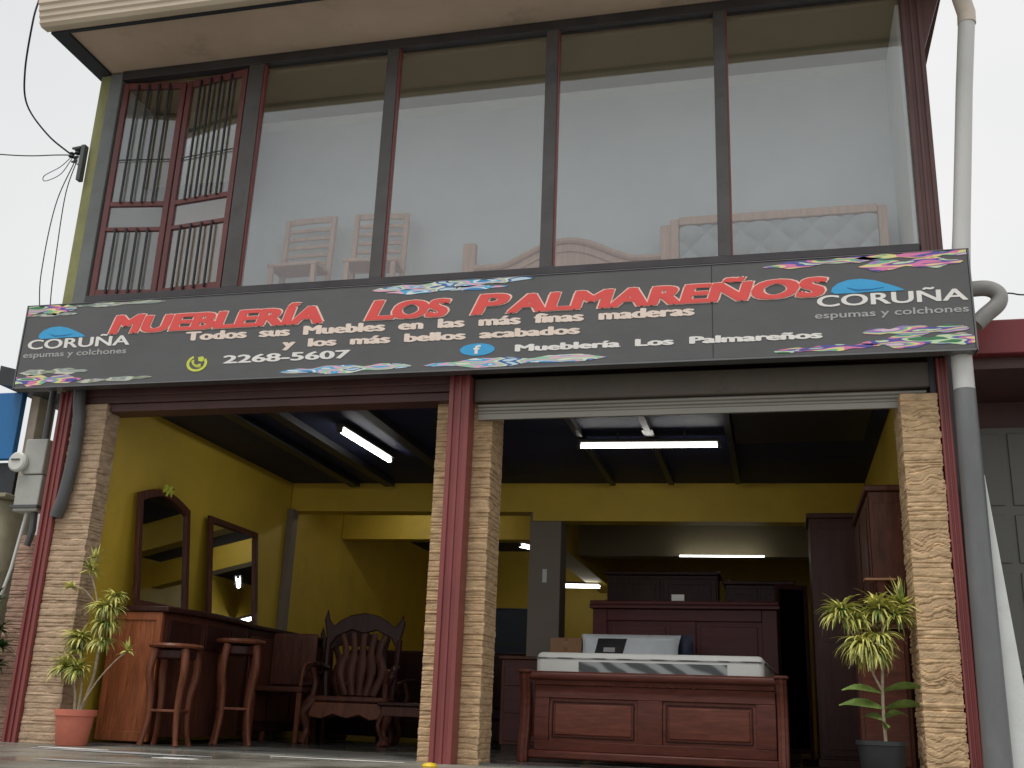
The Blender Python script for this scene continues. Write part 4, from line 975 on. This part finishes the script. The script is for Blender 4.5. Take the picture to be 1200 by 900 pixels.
potted('potted_dracaena', 'yellow tufted plant on a thin stem in a black pot before the right column', (3.10, .08, -.012), potb, 'pot_black', .262, .150,
  [([(.03, 0, .25), (.025, 0, .50), (.035, 0, .75), (.05, 0, .98), (.07, 0, 1.15)], .012, .009), ([(.025, 0, .62), (-.03, -.01, .74), (-.08, -.01, .90)], .009, .007),
   ([(-.07, -.01, .86), (-.15, 0, 1.0), (-.22, 0, 1.14)], .008, .006), ([(-.06, -.01, .84), (-.15, -.03, .84), (-.19, -.03, .76)], .005, .003), ([(.06, 0, 1.1), (.14, 0, 1.22), (.20, 0, 1.36)], .007, .005)],
  [((-.22, 0, 1.14), 50, .19, .024, 2.2, .5), ((-.12, 0, 1.10), 34, .17, .022, 2.3, .5), ((.03, 0, 1.17), 48, .19, .024, 1.9, .5), ((.15, 0, 1.12), 40, .19, .024, 1.9, .45),
   ((-.07, -.02, .92), 70, .22, .024, 2.5, .35), ((-.02, -.03, .86), 30, .18, .024, 2.6, .3), ((.02, 0, .98), 34, .18, .022, 2.5, .35), ((.20, 0, 1.22), 14, .17, .022, .5, 1.0)], 9,
  [((.03, 0, .50), math.pi*.95, .30, .085), ((.03, 0, .50), .1, .28, .08), ((.03, 0, .60), math.pi*1.05, .28, .07), ((.03, 0, .62), -.1, .30, .07), ((.03, 0, .44), -.8, .2, .05), ((.03, 0, .42), 2.4, .2, .05), ((.03, 0, .36), -1.5, .14, .05)])

# ================================================================== LEFT EDGE: METER, NEIGHBOUR
me_ = thing('electric_meter', 'grey electric meter box with round dial outside the left maroon post', 'electric meter', (-4.03, .10, 1.92))
MB().box(-.13, .12, -.06, .08, .0, .33).build('lower_box', 'meter', me_, bevel=.01)
MB().box(-.10, .12, -.07, .08, .335, .66).build('upper_box', 'meter', me_, bevel=.01)
MB().box(-.15, .13, -.08, .09, .03, .055).build('flange', 'conduit', me_)
dl = MB().lathe([(.085, 0), (.09, .01), (.09, .045), (.075, .06), (.0, .062)], (0, 0, 0), 28).build('dial', 'meter_face', me_, smooth=True, loc=(-.12, -.075, .44)); dl.rotation_euler = (R(90), 0, 0)
MB().box(-.045, .04, -.03, .0, .0, .012).build('dial_mark', 'conduit', me_, loc=(-.12, -.118, .45))
MB().lathe([(.03, 0), (.03, .55)], (.04, 0, .66), 14).build('conduit', 'conduit', me_, smooth=True)
MB().tube([(-.02, 0, 0), (-.08, 0, -.5), (-.2, -.02, -1.1), (-.26, -.02, -1.9)], .014, 8).build('conduit', 'pvc', me_, smooth=True)
MB().tube([(.06, 0, 0), (.07, 0, -.16), (.04, 0, -.30)], .03, 8).build('cable_tail', 'conduit', me_, smooth=True)
gc = thing('gate_pillar', 'weathered grey concrete gate pillar at the far left edge', 'pillar', (-4.72, .55, -.02))
MB().lathe([(.22, 0), (.22, 2.10), (.20, 2.13)], (0, 0, 0), 28).build('shaft', 'concrete', gc, smooth=True)
MB().box(-.24, .24, -.24, .24, 2.13, 2.17).build('cap', 'concrete', gc, bevel=.008)
bw = stone_column(-4.24, -3.98, .30, .55, -.02, 1.75, 'brick', 31).build('boundary_wall', 'brick'); tag(bw, 'low pinkish brick pier squeezed between gate pillar and shop', 'wall')
hs = MB().tube(curve([(-3.60, -.05, 3.05), (-3.585, -.05, 2.88), (-3.55, -.06, 2.70), (-3.545, -.06, 2.40), (-3.575, -.06, 2.05), (-3.63, -.05, 1.85)], 8), .055, 12)
tag(hs.build('flexible_hose', 'conduit', smooth=True), 'thick grey hose bowed down between the left post and stone column', 'hose')
nb = thing('neighbour_shop', 'neighbouring shop front at far left with blue board and white frames', 'building', (-6.6, 2.4, -.02))
MB().box(-4.0, .55, .5, 7, 0, 3.0).build('wall', 'n_dark', nb)
MB().box(-2.5, .62, -.30, -.22, 2.95, 3.75).build('sign_board', 'blue_sign', nb, bevel=.01)
mm = MB().box(.66, .78, -.2, .1, 0, 3.75); mm.build('post', 'n_wall', nb, bevel=.01)
MB().box(-1.2, .30, -.25, -.1, 2.2, 2.93).build('white_frame', 'n_white', nb, bevel=.01)
MB().box(.82, 1.0, -.05, .12, 0, 3.2).build('white_post', 'n_white', nb, bevel=.01)
MB().box(.32, .64, -.22, -.08, 0, 2.93).build('dark_post', 'n_dark', nb, bevel=.01)
mm = MB(); mm.prism([(.5, 3.76), (2.0, 3.50), (2.0, 3.60), (.5, 3.98)], -.6, .8, 'y'); mm.build('awning', 'n_dark', nb)
for x in (1.15, 1.45): MB().bar((x, -.1, 2.4), (x+.06, -.1, 3.6), .07, .07).build('strut', 'n_dark', nb)
bu = MB(); rnd = random.Random(3)
for i in range(16): rosette(bu, (rnd.uniform(-.22, .22), rnd.uniform(-.15, .15), rnd.uniform(.3, 1.15)), 16, .15, .045, 1.6, rnd)
SH = thing('shrub', 'leafy green shrub at the left edge behind the maroon post', 'shrub', (-4.25, .02, -.02))
bu.build('foliage', 'leaf_deep', SH, smooth=True)
mm = MB()
for i in range(5): mm.tube([(0, 0, 0), (rnd.uniform(-.1, .1), rnd.uniform(-.1, .1), .5), (rnd.uniform(-.2, .2), rnd.uniform(-.15, .15), 1.0)], [.012, .009, .004], 6)
mm.build('stem', 'bark', SH, smooth=True)

# ================================================================== RIGHT NEIGHBOUR
rn_ = thing('neighbour_garage', 'neighbouring garage at the right with maroon fascia and grey panelled doors', 'building', (4.05, .5, 0))
MB().box(-.04, 8, 0, .10, 3.19, 3.475).build('fascia', 'n_maroon', rn_, bevel=.01)
MB().box(-.04, 8, .102, 9, 3.10, 3.22).build('roof', 'maroon_dark', rn_)
MB().box(-.03, 8, 1.05, 1.2, 2.86, 3.098).build('lintel', 'maroon_dark', rn_)
MB().box(-.03, 8, 1.10, 1.3, 0, .80).build('wall', 'n_wall', rn_)
MB().box(-.03, 8, 1.06, 1.3, .805, 2.855).build('backing_wall', 'n_dark', rn_)
x = .0
for i in range(5):
    dd = MB().box(x, x+.62, 1.0, 1.05, .805, 2.855).build('door', 'n_door', rn_, bevel=.003)
    for a, b in ((.87, 1.62), (1.70, 2.10), (2.18, 2.80)):
        MB().box(x+.06, x+.28, .986, .999, a, b).build('door_panel', 'n_door', dd, bevel=.005); MB().box(x+.34, x+.56, .986, .999, a, b).build('door_panel', 'n_door', dd, bevel=.005)
    x += .63
MB().box(.02, .05, .9, .99, .8, 2.86).build('door_jamb', 'n_dark', rn_)
MB().box(-.03, 8, -.02, .0, -.02, .0).build('threshold', 'concrete', rn_)

# ================================================================== GROUND DETAILS
def patch(name, label, cat, x, y, rx, ry, m, seed):  # pale streaks: worn paint and water reflections, both put into the colour
    rnd = random.Random(seed); out_ = []
    for i in range(18):
        a = 2*math.pi*i/18; k = rnd.uniform(.65, 1.1); out_.append((rx*k*math.cos(a), ry*k*math.sin(a)))
    z = -.035 + .023*(y+3.6)/3.76
    o = MB().prism(out_, z+.0035, z+.006, 'z').build(name, m); o.location = (x, y, 0); return tag(o, label, cat)
patch('pale_mark', 'small bright white mark on the forecourt left of the middle', 'pale mark', -1.55, -1.15, .16, .10, 'white_letter', 1)
patch('pale_mark', 'long pale streak on the forecourt before the left column and stools', 'pale mark', -2.3, -.75, .75, .10, 'grey_letter', 2)
patch('pale_mark', 'faint pale streak on the forecourt nearest the camera at the left', 'pale mark', -1.75, -1.9, .42, .07, 'grey_letter', 7)
patch('pale_mark', 'pale chalky streak in front of the terracotta pot', 'pale mark', -2.75, -.55, .34, .06, 'white_letter', 9)
patch('pale_mark', 'long pale threshold streak left of the stone pillar', 'pale mark', -.75, -.22, .55, .05, 'white_letter', 5)
tag(MB().lathe([(.05, 0), (.055, .012), (.04, .03), (.0, .036)], (0, 0, -.02), 18).build('bottle_cap', 'yellow_paint', smooth=True, loc=(.06, -.55, .0)), 'small round yellow plastic cap on the ground before the middle post', 'cap')
